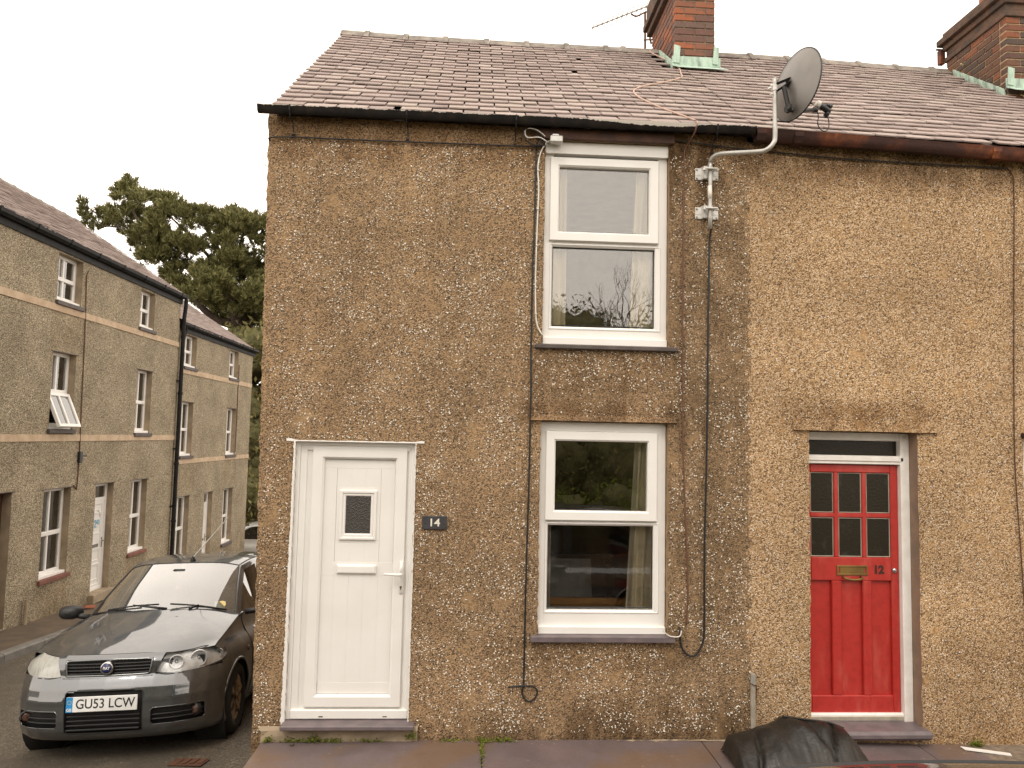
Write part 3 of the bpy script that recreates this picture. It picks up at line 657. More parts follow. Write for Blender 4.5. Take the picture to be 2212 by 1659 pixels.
# ---- windows of 14
def sash_window(zt_, zb_, sash, lowg):
    y = .035
    x0, x1 = 2.008, 2.966
    wn = part('window', MB().ring(x0, x1, zb_, zt_, .072, y+.02, .12, .006), M['upvc'], H14)
    mb = MB(); mb.box(x0+.002, x1-.002, y-.012, y+.06, zb_-.0, zb_+.055, c=.004); part('window_board', mb, M['upvc'], wn, ).location = (0, 0, 0)
    X0, Z1 = K(sash[0], sash[3], y); X1, Z0 = K(sash[1], sash[2], y)
    sh = part('opening_sash', MB().ring(X0, X1, Z0, Z1, .071, y-.005, y+.06, .012), M['upvc'], wn)
    b0, c1_ = K(sash[0]+.07, sash[3]-.07, y+.02); b1, c0 = K(sash[1]-.068, sash[2]+.07, y+.02)
    mb = MB(); mb.box(b0-.01, b1+.01, y+.035, y+.041, c0-.01, c1_+.01); part('pane', mb, M['glass'], wn)
    mb = MB(); mb.ring(b0-.004, b1+.004, c0-.004, c1_+.004, .006, y+.022, y+.036, .001); part('gasket', mb, M['bead'], wn)
    # mullion and lower fixed light
    q0, r1 = K(lowg[0], lowg[3], y+.03); q1, r0 = K(lowg[1], lowg[2], y+.03)
    mb = MB(); mb.ring(x0+.05, x1-.05, r0-.035, r1+.022, .022, y+.012, y+.09, .014)
    mb.box(x0+.05, x1-.05, y+.018, y+.09, zb_+.045, r0-.0345); mb.box(q1+.001, x1-.052, y+.016, y+.09, r0-.03, r1+.02, c=.004); part('fixed_frame', mb, M['upvc'], wn)
    mb = MB(); mb.box(q0-.01, q1+.01, y+.055, y+.061, r0-.01, r1+.01); part('pane', mb, M['glass'], wn)
    mb = MB(); mb.ring(q0-.003, q1+.003, r0-.003, r1+.003, .005, y+.04, y+.056, .001); part('gasket', mb, M['bead'], wn)
    mb = MB(); mb.box(x0+.05, x1-.05, y+.03, y+.1, r1+.018, Z0+.06); part('transom', mb, M['upvc'], wn)
    return wn
wU = sash_window(4.452, 2.882, (2.048, 2.884, 3.675, 4.321), (2.076, 2.855, 3.027, 3.624))
mb = MB(); mb.box(2.01, 2.964, .02, .11, 4.36, 4.449); part('head_trim', mb, M['upvc'], wU)
wL = sash_window(2.299, .742, (2.05, 2.886, 1.573, 2.228), (2.076, 2.857, .938, 1.538))
mb = MB(); mb.box(1.957, 3.02, -.045, .03, .697, .742, c=.006); part('window_sill', mb, M['slate_sill'], H14)
mb = MB(); mb.box(1.952, 3.03, -.04, .03, 2.843, 2.876, c=.006); part('window_sill', mb, M['slate_dark'], H14)
mb = MB(); nn = 30; mb.grid([[(lerp(1.928, 3.03, k/nn), -.016-.004*rnd.random(), 2.312+.003*rnd.random()) for k in range(nn+1)], [(lerp(1.928, 3.03, k/nn), -.024, 2.306+.004*rnd.random()) for k in range(nn+1)], [(lerp(1.928, 3.03, k/nn), .01, 2.302) for k in range(nn+1)]]); mb.grid([[(lerp(1.928, 3.03, k/nn), -.016, 2.312) for k in range(nn+1)], [(lerp(1.928, 3.03, k/nn), .0, 2.345+.01*rnd.random()) for k in range(nn+1)]])
part('lintel_drip', mb, M['dash14'], H14)
room(H14, 1.2, 3.5, .125, 3.4, .15, 2.42, M['roomwall']); room(H14, 1.2, 3.5, .125, 3.4, 2.5, 4.5, M['roomwall']); room(H14, .15, 1.15, .13, 2, .05, 2.2, M['dark'])
# ---- white door of 14
yD = .05
x0, z1_ = .215, 2.118
fr = part('door_frame', MB().ring(x0, 1.0875, .132, 2.119, .03, yD-.012, yD+.08, .004).ring(x0+.03, 1.085, .14, 2.10, .05, yD, yD+.08, .006).ring(x0+.07, 1.06, .19, 2.085, .075, yD+.012, yD+.07, .004), M['upvc'], H14)
mb = MB(); mb.box(x0+.03, 1.08, yD-.022, yD+.05, .135, .2, c=.006); part('threshold', mb, M['upvc'], fr)
for xx in (.45, .905):
    mb = MB(); mb.box(xx, xx+.03, yD-.0235, yD-.02, .150, .157); part('drain_slot', mb, M['bead'], fr)
a, b = K(.347, 2.076, yD); c_, d_ = K(1.028, .234, yD)
dr = part('door', MB().ring(a, c_, d_, b, .083, yD-.012, yD+.055, .014), M['upvc'], H14)
mb = MB(); e0, f0 = K(.43, .32, yD+.02); e1, f1 = K(.947, 1.99, yD+.02); mb.box(e0-.01, e1+.01, yD+.028, yD+.05, f0-.01, f1+.01); part('backing', mb, M['upvc'], dr)
def bd(xa, xb, za, zb, pr=.0, nm='board', mat='upvc'):
    p, q = K(xa, za, yD+.02); r_, s_ = K(xb, zb, yD+.02); me = MB(); me.box(p, r_, yD+.020-pr*.3, yD+.030, q, s_, c=.0016); return part(nm, me, M[mat], dr)
bd(.43, .947, 1.926, 1.989, .002, 'rail'); bd(.43, .947, 1.156, 1.253, .002, 'rail'); bd(.434, .947, .325, .405, .002, 'rail')
vx = [.43, .526, .631, .736, .842, .945]
bd(.43, .524, 1.253, 1.926); bd(.843, .945, 1.253, 1.926)
for a, b in zip(vx[1:4], vx[2:5]): bd(a, b, 1.796, 1.926); bd(a, b, 1.253, 1.386)
bd(.526, .842, 1.386, 1.796)
for a, b in zip(vx, vx[1:]): bd(a, b, .405, 1.156)
g0, h0 = K(.549, 1.41, yD); g1, h1 = K(.814, 1.765, yD)
mb = MB(); mb.ring(g0, g1, h0, h1, .022, yD+.002, yD+.03, .006); mb.ring(g0+.022, g1-.022, h0+.022, h1-.022, .02, yD+.009, yD+.03, .006); gf = part('glazing_frame', mb, M['upvc'], dr)
p, q = K(.598, 1.462, yD); r_, s_ = K(.768, 1.72, yD); mb = MB(); mb.box(p-.006, r_+.006, yD+.018, yD+.024, q-.006, s_+.006); part('obscure_pane', mb, M['glass_obs'], dr)
p, q = K(.541, 1.166, yD); r_, s_ = K(.828, 1.232, yD); mb = MB(); mb.box(p, r_, yD+.002, yD+.02, q, s_, c=.006); mb.box(p+.012, r_-.012, yD-.003, yD+.01, q+.008, s_-.010, c=.003); part('letter_plate', mb, M['upvc'], dr)
hx, hz = K(1.008, 1.17, yD-.03)
mb = MB(); mb.box(hx-.014, hx+.014, yD-.026, yD-.008, hz-.145, hz+.09, c=.006); mb.tube([(hx, yD-.026, hz+.0), (hx, yD-.065, hz), (hx-.02, yD-.072, hz), (hx-.118, yD-.068, hz+.004)], [.012, .012, .011, .009], 10); mb.tube([(hx, yD-.05, hz), (hx+.004, yD-.055, hz+.08)], [.011, .007], 8); part('handle', mb, M['upvc'], dr, True)
mb = MB(); mb.lathe([(.0, -.004), (.008, -.004), (.008, .002), (0, .002)], (hx, yD-.027, hz-.095), (0, 1, 0), 12); mb.box(hx-.003, hx+.003, yD-.031, yD-.026, hz-.115, hz-.098); part('lock_cylinder', mb, M['brass'], dr)
rn = random.Random(4)
mb = MB(); n = 170; za, zb = .10, 2.12
lf = [(lerp(.214, .214, k/n)-.005-rn.random()*.006-.008*abs(mnoise.noise((k*.11, 0, 0)))-.010*(1-k/n)*rn.random()*.5-.011*(1-k/n), -.0055, lerp(za, zb, k/n)) for k in range(n+1)]
mb.grid([lf, [(.216, -.0065, p[2]) for p in lf], [(.216, .02, p[2]) for p in lf]])
lf = [(1.086+.003+rn.random()*.005+.006*abs(mnoise.noise((k*.13, 3, 0))), -.0055, lerp(za, zb, k/n)) for k in range(n+1)]; mb.grid([lf, [(1.085, -.0065, p[2]) for p in lf], [(1.085, .02, p[2]) for p in lf]])
lf = [(lerp(.15, 1.15, k/30), -.0055, 2.123+.005*rn.random()+(.01 if k < 2 or k > 28 else 0)) for k in range(31)]; mb.grid([lf, [(p[0], -.0065, 2.117) for p in lf], [(p[0], .03, 2.117) for p in lf]])
part('painted_edge', mb, M['roughwhite'], H14)
mb = MB(); mb.box(.205, 1.138, -.093, .09, .098, .131, c=.006); part('door_step', mb, M['slate_sill'], H14)
mb = MB(); mb.grid([[(lerp(.06, 1.16, k/20), -.012-.012*rnd.random(), z+.01*rnd.random()) for k in range(21)] for z in (-.01, .03, .07)]+[[(lerp(.03, 1.16, k/20), .0, .1) for k in range(21)]]); part('cement_skirt', mb, M['cement'], H14)
# ---- red door of 12
yR = .15
fr = holder('door_frame', H12)
X1, _ = K(4.89, 1, .13)
mb = MB(); mb.ring(4.02, 4.905, .075, 2.268, .062, .125, .2, .008); mb.box(4.835, 4.905, .108, .2, .06, 2.266, c=.004); a, b = K(4.1, 2.092, .13); _, c_ = K(4.1, 2.02, .13)
mb.box(4.06, 4.86, .118, .2, c_+.006, b, c=.005); mb.box(4.06, 4.86, .108, .14, c_+.03, b-.01, c=.004); part('frame', mb, M['paintwhite'], fr)
mb = MB(); mb.box(4.06, 4.86, .165, .17, b-.01, 2.23); part('fanlight_pane', mb, M['glass_old'], fr)
mb = MB(); mb.box(4.06, 4.835, .12, .2, .085, .117, c=.004); part('threshold', mb, M['alu'], fr)
D12 = part('door', MB().box(4.072, 4.834, yR+.028, yR+.05, .12, 2.018), M['red'], H12)
def rd(xa, xb, za, zb, nm='stile', y0=yR, y1=yR+.029, mat='red', c=.006):
    me = MB(); me.box(xa, xb, y0, y1, za, zb, c=c); return part(nm, me, M[mat], D12)
rd(4.072, 4.133, .12, 2.018); rd(4.774, 4.834, .12, 2.018)
for (a, b) in ((1.955, 2.018), (1.124, 1.303), (.12, .262)): rd(4.1325, 4.7745, a, b, 'rail', yR+.001)
rd(4.298, 4.374, .261, 1.125, 'muntin', yR+.002); rd(4.543, 4.614, .261, 1.125, 'muntin', yR+.002)
rd(4.321, 4.357, 1.302, 1.956, 'glazing_bar', yR+.003); rd(4.546, 4.581, 1.302, 1.956, 'glazing_bar', yR+.003); rd(4.1325, 4.7745, 1.607, 1.641, 'glazing_bar', yR+.005)
for (a, b) in ((4.133, 4.321), (4.357, 4.546), (4.581, 4.774)):
    for (c, d) in ((1.303, 1.607), (1.641, 1.955)):
        me = MB(); me.ring(a+.002, b-.002, c+.002, d-.002, .007, yR+.010, yR+.027, .003); part('putty', me, M['alu'], D12)
        me = MB(); me.box(a, b, yR+.018, yR+.0275, c, d); part('pane', me, M['glass_old'], D12)
me = MB(); me.ring(4.334, 4.582, 1.165, 1.242, .016, yR-.006, yR+.001, .003); me.box(4.36, 4.556, yR-.004, yR+.0005, 1.18, 1.227, c=.002); part('letter_plate', me, M['brass'], D12)
me = MB(); me.tube([(4.385, yR, 1.155), (4.385, yR-.03, 1.150), (4.41, yR-.036, 1.142), (4.455, yR-.038, 1.138), (4.50, yR-.036, 1.142), (4.525, yR-.03, 1.150), (4.525, yR, 1.155)], .008, 8); part('pull_handle', me, M['brass'], D12, True)
me = MB(); me.lathe([(0, -.012), (.016, -.012), (.02, 0), (.02, .004)], (4.795, yR-.002, 1.207), (0, 1, 0), 14); part('lock', me, M['chrome'], D12, True)
lettering('door_number', '12', .085, (4.669, yR-.0008, 1.209), M['numdark'], H12, .0012, .0045)
mb = MB(); mb.box(4.0, 4.935, -.10, .16, .02, .083, c=.02); part('door_step', mb, M['slate_sill'], H12)
mb = MB(); nn = 30; mb.grid([[(lerp(3.93, 5.055, k/nn), y, z+.003*rnd.random()) for k in range(nn+1)] for y, z in ((-.001, 2.36), (-.012, 2.30), (-.020, 2.274), (.02, 2.270))]); part('lintel_drip', mb, M['dash12'], H12)
part('window_frame', MB().ring(5.75, 6.7, .75, 2.25, .06, .06, .12), M['upvc'], H12); mb = MB(); mb.box(5.75, 6.7, .09, .096, .75, 2.25); part('pane', mb, M['glass_far'], H12)
mb = MB(); mb.box(5.735, 6.75, -.05, .03, 2.25, 2.29, c=.006); part('lintel_or_shadow_strip', mb, M['rust'], H12)
room(H12, 3.95, 5.2, .21, 2, .0, 2.4, M['dark']); room(H12, 5.6, 6.9, .13, 2, .2, 2.4, M['dark'])
# wall skirting line / mortar smear at the base
mb = MB(); mb.grid([[(lerp(2.6, 3.45, k/24), -.02-.025*rnd.random()*(1-v), .002+.008*v*rnd.random()) for k in range(25)] for v in (0, .5, 1)]); part('cement_smear', mb, M['cement'], H14)
# ------------------------------------------------------------------ houses of the side street (local frame: x along street, y into the house, z up)
def far_house(x0, x1, base, eave, label, opens, courses, roofx, gut_z, seed):
    h = empty('terraced_house', (LX, 0, 0), label, 'house', 'rendered houses along the side street', R(90)-PHI)
    ops = [(a, b, c, d, .14, 1) for (a, b, c, d, k) in opens]
    mb = MB(); facade(mb, x0, x1, base, eave, ops, .12, .006, .004, seed=seed)
    D = 5.0; rz = eave+1.78
    mb.add([(x0, 0, base), (x0, D, base), (x0, D, eave), (x0, 0, eave), (x0, D/2, rz-.05)], [(0, 1, 2, 3), (3, 2, 4)])
    mb.add([(x1, 0, base), (x1, D, base), (x1, D, eave), (x1, 0, eave), (x1, D/2, rz-.05)], [(0, 1, 2, 3), (3, 2, 4)])
    mb.add([(x0, D, base), (x1, D, base), (x1, D, eave), (x0, D, eave)], [(0, 1, 2, 3)])
    part('wall', mb, [M['dash_grey'], M['cement']], h, 40)
    for (za, zb, xa, xb) in courses:
        mb = MB(); mb.box(xa, xb, -.014, .0-.002, za, zb); part('string_course', mb, M['string'], h)
    def RPf(x, t): return (x, lerp(-.10, D/2, t), lerp(eave+.09, rz, t))
    mb = MB(); mb.grid([[RPf(x, t) for x in (roofx[0], roofx[1])] for t in (.02, 1)]); mb.grid([[(roofx[0], D/2, rz), (roofx[1], D/2, rz)], [(roofx[0], D+.1, eave+.09), (roofx[1], D+.1, eave+.09)]])
    rf = part('roof', mb, M['underlay'], h)
    slates(h, rf, roofx[0], roofx[1], RPf, 22, .26, 11 if roofx[1]-roofx[0] > 7 else 13, 99, (M['slate'], M['slate_i']), seed+30, lim=290)
    x = roofx[0]
    while x < roofx[1]-.1:
        ridge_tile(h, x, min(x+.45, roofx[1]), D/2, lambda q: rz, M['ridge']); x += .45
    # gutter
    mb = MB(); pr = [(-.03, gut_z+.0), (-.035, gut_z-.06), (-.075, gut_z-.105), (-.12, gut_z-.06), (-.125, gut_z), (-.117, gut_z), (-.112, gut_z-.055), (-.075, gut_z-.09), (-.045, gut_z-.055), (-.04, gut_z)]
    mb.prism(pr, 'x', roofx[0]-.05, roofx[1]+.06); g = part('gutter', mb, M['black_plastic'], h)
    x = roofx[0]+.5
    while x < roofx[1]:
        mb = MB(); mb.prism([(p[0]+(-.008 if p[0] < -.07 else .0), p[1]+(.006 if p[1] > gut_z-.01 else -.008)) for p in pr[:5]]+[(-.02, gut_z)], 'x', x, x+.05); part('gutter_bracket', mb, M['black_plastic'], h); x += .92
    mb = MB(); mb.box(roofx[0], roofx[1], -.026, -.003, gut_z-.21, gut_z-.02); part('fascia', mb, M['black_plastic'], h)
    for (a, b, c, d, kind) in opens:
        y = .115
        room_d = MB(); room_d.add([(a-.3, .15, c-.1), (b+.3, .15, c-.1), (b+.3, 1.4, c-.1), (a-.3, 1.4, c-.1), (a-.3, .15, d+.1), (b+.3, .15, d+.1), (b+.3, 1.4, d+.1), (a-.3, 1.4, d+.1)], [(0, 1, 2, 3), (7, 6, 5, 4), (1, 5, 6, 2), (2, 6, 7, 3), (3, 7, 4, 0)])
        part('room', room_d, M['roomwall'], h, fix=False)
        if kind.startswith('win'):
            sill = 'redsill' if 'red' in kind else 'slate_dark'
            zz = c+.075
            wn = part('window', MB().ring(a, b, zz, d, .055, y, y+.06, .01), M['upvc'], h)
            mb = MB(); mb.box(a-.01, b, .02, y+.03, c+.03, zz+.004, c=.006); part('sill_board', mb, M['upvc'], wn)
            zm = lerp(zz, d, .47)
            mb = MB(); mb.box(a+.05, b-.05, y-.012, y+.05, zm-.035, zm+.035, c=.008); part('transom', mb, M['upvc'], wn)
            xm = (a+b)/2-.02
            mb = MB(); mb.box(xm-.022, xm+.022, y-.004, y+.05, zm+.03, d-.05, c=.006)
            if 'open' not in kind: mb.box(xm-.022, xm+.022, y-.004, y+.05, zz+.05, zm-.03, c=.006)
            part('glazing_bar', mb, M['upvc'], wn)
            if 'open' in kind:
                o = part('open_sash', MB().ring(a+.03, b-.03, -.60, 0, .055, -.02, .03, .008).box(xm-.022, xm+.022, -.018, .026, -.56, -.04), M['upvc'], wn)
                o.location = (0, y-.035, zm-.03); o.rotation_euler = (R(-23), 0, 0)
                mb = MB(); mb.box(a+.07, b-.07, .002, .008, -.56, -.04); q = part('pane', mb, M['glass_far'], wn); q.location = o.location; q.rotation_euler = o.rotation_euler
                mb = MB(); mb.box(a+.05, b-.05, y+.028, y+.034, zm, d-.05); part('pane', mb, M['glass_far'], wn)
            else:
                for (p, q) in ((zz+.05, zm-.03), (zm+.03, d-.05)):
                    mb = MB(); mb.box(a+.05, b-.05, y+.026, y+.032, p, q); part('pane', mb, M['glass_far'], wn)
            mb = MB(); mb.box(a-.035, b+.06, -.045, .03, c-.04, c+.03, c=.006); part('window_sill', mb, M[sill], h)
            if 'blind' in kind:
                mb = MB(); mb.box(a+.06, a+.24, y+.06, y+.075, zm+.25, zm+.44); part('paper_notice', mb, M['upvc'], wn)
        else:
            if 'brown' in kind:
                part('door', MB().box(a, b, y+.02, y+.06, c, d), M['timber'], h)
            else:
                dr = part('door', MB().ring(a, b, c+.06, d, .06, y, y+.06, .01).box(a+.05, b-.05, y+.005, y+.05, d-.33, d-.27).box(a+.06, b-.06, y+.022, y+.05, c+.08, d-.32), M['upvc'], h)
                mb = MB(); mb.box(a+.055, b-.055, y+.02, y+.026, d-.275, d-.055); part('fanlight_pane', mb, M['glass_far'], dr)
                mb = MB(); zt_ = d-.32; mb.ring(a+.065, b-.065, c+.1, zt_-.01, .075, y+.010, y+.03, .008)
                for (p, q) in ((c+.25, c+.52), (c+.60, c+.80), (zt_-.62, zt_-.25)):
                    mb.ring(a+.16, b-.16, p, q, .02, y+.011, y+.03, .008); mb.box(a+.15, b-.15, y+.006, y+.024, q+.01, q+.03, c=.004)
                mb.tube([((a+b)/2+.15*math.cos(k), y+.014, zt_-.30+.12*math.sin(k)) for k in [math.pi*i/8 for i in range(9)]], .008, 5)
                part('moulded_panel', mb, M['upvc'], dr)
                mb = MB(); mb.box((a+b)/2-.10, (a+b)/2+.12, y+.004, y+.024, c+.85, c+.91, c=.004); part('letter_plate', mb, M['chrome'], dr)
                mb = MB(); mb.tube([(b-.10, y+.01, c+.95), (b-.10, y-.03, c+.95), (b-.17, y-.035, c+.95)], .01, 6); mb.box(b-.112, b-.088, y-.004, y+.012, c+.83, c+1.02, c=.004); part('handle', mb, M['chrome'], dr)
                if '29' in kind: lettering('door_number', '29', .20, ((a+b)/2+.03, y+.009, c+1.28), M['lightblue'], dr, .001, .002)
                mb = MB(); mb.box(a-.05, b+.06, -.1, y+.05, c-.1, c+.06, c=.01); part('door_step', mb, M['cement'], h)
        mb = MB(); mb.box(a-.05, b+.06, -.010, .03, d-.003, d+.008)
        if d < eave-.3: part('lintel_or_shadow_strip', mb, M['slate_dark'], h)  # sill slate colour paints the drip shadow above the opening; no slab there
    return h
o1 = [(6.9, 7.64, 4.24, 5.06, 'win'), (9.86, 10.53, 4.24, 5.05, 'win'), (6.9, 7.60, 2.13, 3.43, 'win open'), (9.9, 10.58, 2.08, 3.41, 'win'),
      (6.9, 7.69, -.29, 1.18, 'win red blind'), (8.52, 9.18, -.87, 1.17, 'door 29'), (9.9, 10.62, -.33, 1.16, 'win red'), (5.25, 6.08, -.80, 1.21, 'door brown'),
      (2.6, 3.35, -.1, 1.2, 'win red'), (2.6, 3.35, 2.13, 3.43, 'win'), (2.6, 3.35, 4.24, 5.06, 'win')]
HA = far_house(1.0, 11.86, -1.9, 5.17, 'taller grey pebbledash house beside the car with an open tilted window and door 29', o1, [(4.09, 4.20, 1, 11.86), (1.96, 2.07, 1, 11.86)], (1.0, 11.9), 5.30, 61)
o2 = [(12.22, 12.95, 3.66, 4.45, 'win'), (15.36, 16.1, 3.64, 4.45, 'win'), (12.22, 12.92, 1.55, 2.86, 'win'), (15.36, 16.12, 1.5, 2.83, 'win'),
      (12.22, 12.96, -.9, .63, 'win blind'), (13.95, 14.53, -1.5, .61, 'door'), (15.36, 16.12, -.93, .6, 'win')]
HB = far_house(11.9, 17.42, -2.4, 4.53, 'lower grey pebbledash house at the far end of the side street under a pinkish roof', o2, [(3.52, 3.64, 11.9, 17.42), (1.40, 1.51, 11.9, 17.42)], (11.92, 17.6), 4.69, 62)
# down pipe between the two
mb = MB(); mb.tube([(11.93, -.09, 5.22), (11.93, -.09, 5.05), (11.90, -.075, 4.75), (11.90, -.075, -1.4)], .045, 10)
for z in (4.3, 3.0, 1.4, .1): mb.tube([(11.90, -.075, z), (11.90, -.075, z+.06)], .056, 10)
for z in (4.72, 3.3, 1.75, .45, -.75): mb.box(11.82, 11.98, -.03, .0, z, z+.03)
mb.tube([(11.99, -.09, 4.62), (12.03, -.09, 4.5), (11.95, -.08, 4.35)], .035, 8)
part('downpipe', mb, M['black_plastic'], HA, 40)
mb = MB(); mb.tube([(7.80, -.01, 4.95), (7.74, -.012, 4.85), (7.80, -.012, 3.9), (7.84, -.012, 2.5), (7.87, -.012, 1.72), (7.86, -.012, 1.3), (7.84, -.012, 1.12), (7.74, -.012, 1.20)], .010, 6); part('cable', mb, M['cablebrown'], HA)
mb = MB(); mb.box(7.82, 7.92, -.05, 0, 1.58, 1.78, c=.01); mb.tube([(7.9, -.03, 1.7), (8.02, -.05, 1.7)], .014, 6); part('cable_box', mb, M['black'], HA)
mb = MB(); mb.tube([(16.16, -.01, 4.1), (16.14, -.012, 3.3), (16.16, -.012, 2.6), (16.14, -.012, 1.6)], .012, 6); part('cable', mb, M['cablebrown'], HB)
mb = MB(); mb.tube([(6.52, -.05, -.98), (6.53, -.05, -.60)], .028, 10); mb.tube([(6.53, -.05, -.60), (6.53, -.05, -.47)], .024, 10); part('pipe_stub', mb, M['cement'], HA)

# ------------------------------------------------------------------ things fixed to the front wall
def wire(name, pts, r, mat, label, seg=6, smoothn=5, cat='cable', group=None):
    mb = MB(); mb.tube(cat_rom(pts, smoothn), r, seg); return solo(name, mb, M[mat], label, cat, group, True)
P = lambda l, y: [(x, y, z) for x, z in l]
wire('telephone_cable', [(-.03, .3, 4.375), (-.068, .02, 4.36)]+P([(-.05, 4.372), (.121, 4.383), (.492, 4.381), (.896, 4.383), (1.304, 4.385), (1.932, 4.392), (1.99, 4.42)], -.018), .0055, 'cableblack', 'thin black cable strung level under the black gutter')
wire('cable_loop', [(-.03, .05, 4.30)]+P([(-.095, 4.25), (-.112, 4.198), (-.098, 4.165)], -.01)+[(-.04, .05, 4.16)], .0035, 'cablewhite', 'small pale wire loop sticking out from the left wall corner')
mb = MB(); mb.tube(cat_rom([(1.99, -.03, 4.43), (1.924, -.05, 4.385), (1.843, -.06, 4.429), (1.831, -.06, 4.481), (1.864, -.06, 4.512), (1.916, -.05, 4.497), (1.998, -.03, 4.447)], 6), .0055, 6)
mb.tube(cat_rom([(1.935, -.02, 4.40), (1.955, -.04, 4.44), (1.965, -.04, 4.40), (1.935, -.03, 4.375), (1.934, -.02, 4.36)], 6), .005, 6)
mb.tube(cat_rom(P([(1.934, 4.40), (1.933, 4.224), (1.93, 3.78), (1.922, 3.34), (1.924, 2.756), (1.927, 2.549), (1.926, 1.908), (1.917, 1.152), (1.915, .462), (1.914, .392), (1.905, .326)], -.012)+[(1.946, -.02, .278), (1.996, -.022, .3), (2.012, -.022, .353), (1.971, -.024, .385), (1.894, -.024, .385), (1.804, -.02, .378)], 6), .0068, 6)
solo('hanging_cable', mb, M['cableblack'], 'long black cable dangling left of the windows, curled at its end', 'cable', smooth=True)
mb = MB(); mb.tube(cat_rom(P([(2.01, 4.413), (1.952, 4.445), (1.86, 4.441), (1.842, 4.493), (1.876, 4.512), (1.939, 4.498), (1.997, 4.453)], -.06), 6), .0045, 6)
mb.tube(cat_rom(P([(2.035, 4.44), (2.012, 4.424), (1.969, 4.349), (1.949, 4.225), (1.958, 4.059), (1.952, 3.781), (1.947, 3.451), (1.948, 3.233), (1.96, 3.038), (2.004, 2.945)], -.014), 6), .0062, 6)
for z in (4.2, 3.9, 3.62, 3.3, 3.1): mb.box(1.944, 1.962, -.024, -.002, z, z+.008)
solo('white_cable', mb, M['cablewhite'], 'white cable clipped down the left side of the upper window', 'cable', smooth=True)
mb = MB(); mb.box(2.035, 2.13, -.075, -.01, 4.412, 4.462, c=.006); mb.box(2.05, 2.10, -.078, -.03, 4.455, 4.472, c=.004); solo('junction_box', mb, M['galvw'], 'small pale grey box above the upper window', 'box')
def onroof(q):
    out = []
    for x, y in q:
        t = (y-YE)/(YR-YE); p = RP(x, t); out.append((x, y, p[2]+.056))
    return out
bp = [(3.42, 2.63), (3.43, 2.42), (3.50, 2.15), (3.545, 1.80), (3.50, 1.55), (3.45, 1.36), (3.24, 1.13), (2.99, .93), (2.85, .74), (2.84, .56), (2.88, .42), (2.97, .22), (3.10, .02), (3.15, -.07)]
mb = MB(); mb.tube(cat_rom([(3.40, 2.75, zr(3.4)+.05), (3.415, 2.62, zr(3.4)+.075)]+onroof(bp[1:]), 5), .0075, 6); 
mb.tube(cat_rom([(3.15, -.07, RP(3.15, .012)[2]+.04), (3.135, -.165, 4.575), (3.12, -.15, 4.50), (3.10, -.03, 4.44)]+P([(3.083, 4.40), (3.08, 4.172), (3.074, 3.631), (3.076, 2.577), (3.082, 2.057), (3.099, 1.671), (3.114, 1.29), (3.121, 1.037), (3.109, .824)], -.009), 6), .0062, 6)
solo('aerial_cable', mb, M['cableroof'], 'faded brown aerial cable winding over the slates and down the wall', 'cable', smooth=True)
wire('dish_cable', [(3.279, -.06, 3.80)]+P([(3.276, 3.7), (3.273, 3.495), (3.268, 3.163), (3.263, 2.77), (3.264, 2.581), (3.254, 1.931), (3.242, 1.419), (3.24, .851), (3.233, .714), (3.191, .626), (3.14, .601), (3.088, .638), (3.062, .701), (3.061, .77)], -.022)+[(3.062, .0, .80)], .0080, 'cableblack', 'thick black cable from the dish pole ending in a U loop', 8)
wire('white_wire', P([(2.925, .80), (2.93, .787), (2.965, .756), (3.01, .745), (3.05, .752), (3.062, .79)], -.05), .0045, 'cablewhite', 'short white wire along the right end of the lower window sill')
wire('wall_wire', P([(5.662, 4.40), (5.722, 4.317), (5.726, 4.232), (5.724, 4.038), (5.714, 3.724), (5.685, 2.8), (5.672, 2.059), (5.70, 1.357), (5.72, .9)], -.012), .0045, 'rustwire', 'dark wire running down the tan wall at the far right')
wire('eaves_wire', P([(2.97, 4.487), (3.201, 4.468), (3.521, 4.44), (3.701, 4.432), (4.254, 4.40), (5.0, 4.385), (5.66, 4.375)], -.02), .0055, 'cableblack', 'thin dark cable beneath the rusty gutter')
wire('overhead_wire', [(-.03, .7, 5.22), (-1.2, 1.6, 6.5), (-5, 4, 11.2)], .0022, 'cablewhite', 'hair-thin pale wire rising from the roof edge into the sky')
def roof_hit(px):
    d = cf+cr*((px[0]-1106)/1600)-cu*((px[1]-829.5)/1600); y = -.2
    while y < YR:
        t = (CD+y)/d.y; x = CX+d.x*t; z = CZ+d.z*t
        if z < RP(x, (y-YE)/(YR-YE))[2]+.05: return (x, y, z+.012)
        y += .004
    return (x, y, z)
wire('chimney_cable', [(6.9, 2.25, 6.47)]+[roof_hit(q) for q in ((2121, 163), (2126, 173), (2142, 179), (2168, 194), (2190, 202), (2212, 210), (2240, 222))], .009, 'cablecream', 'cream cable on the slates below the right chimney')
mb = MB(); mb.box(1.150, 1.331, -.022, -.006, 1.495, 1.592, c=.004); o = solo('house_number_plate', mb, M['plate'], 'dark slate number plate reading 14 beside the white door', 'sign'); 
lettering('number', '14', .078, (-.002, -.0088, .047), M['cream'], o, .0012, .0012, sx=1.1)
for x in (-.068, .066):
    me = MB(); me.lathe([(0, -.006), (.004, -.004), (.005, 0), (.005, .003)], (x, -.008, .048), (0, 1, 0), 10); part('screw', me, M['bead'], o, True)
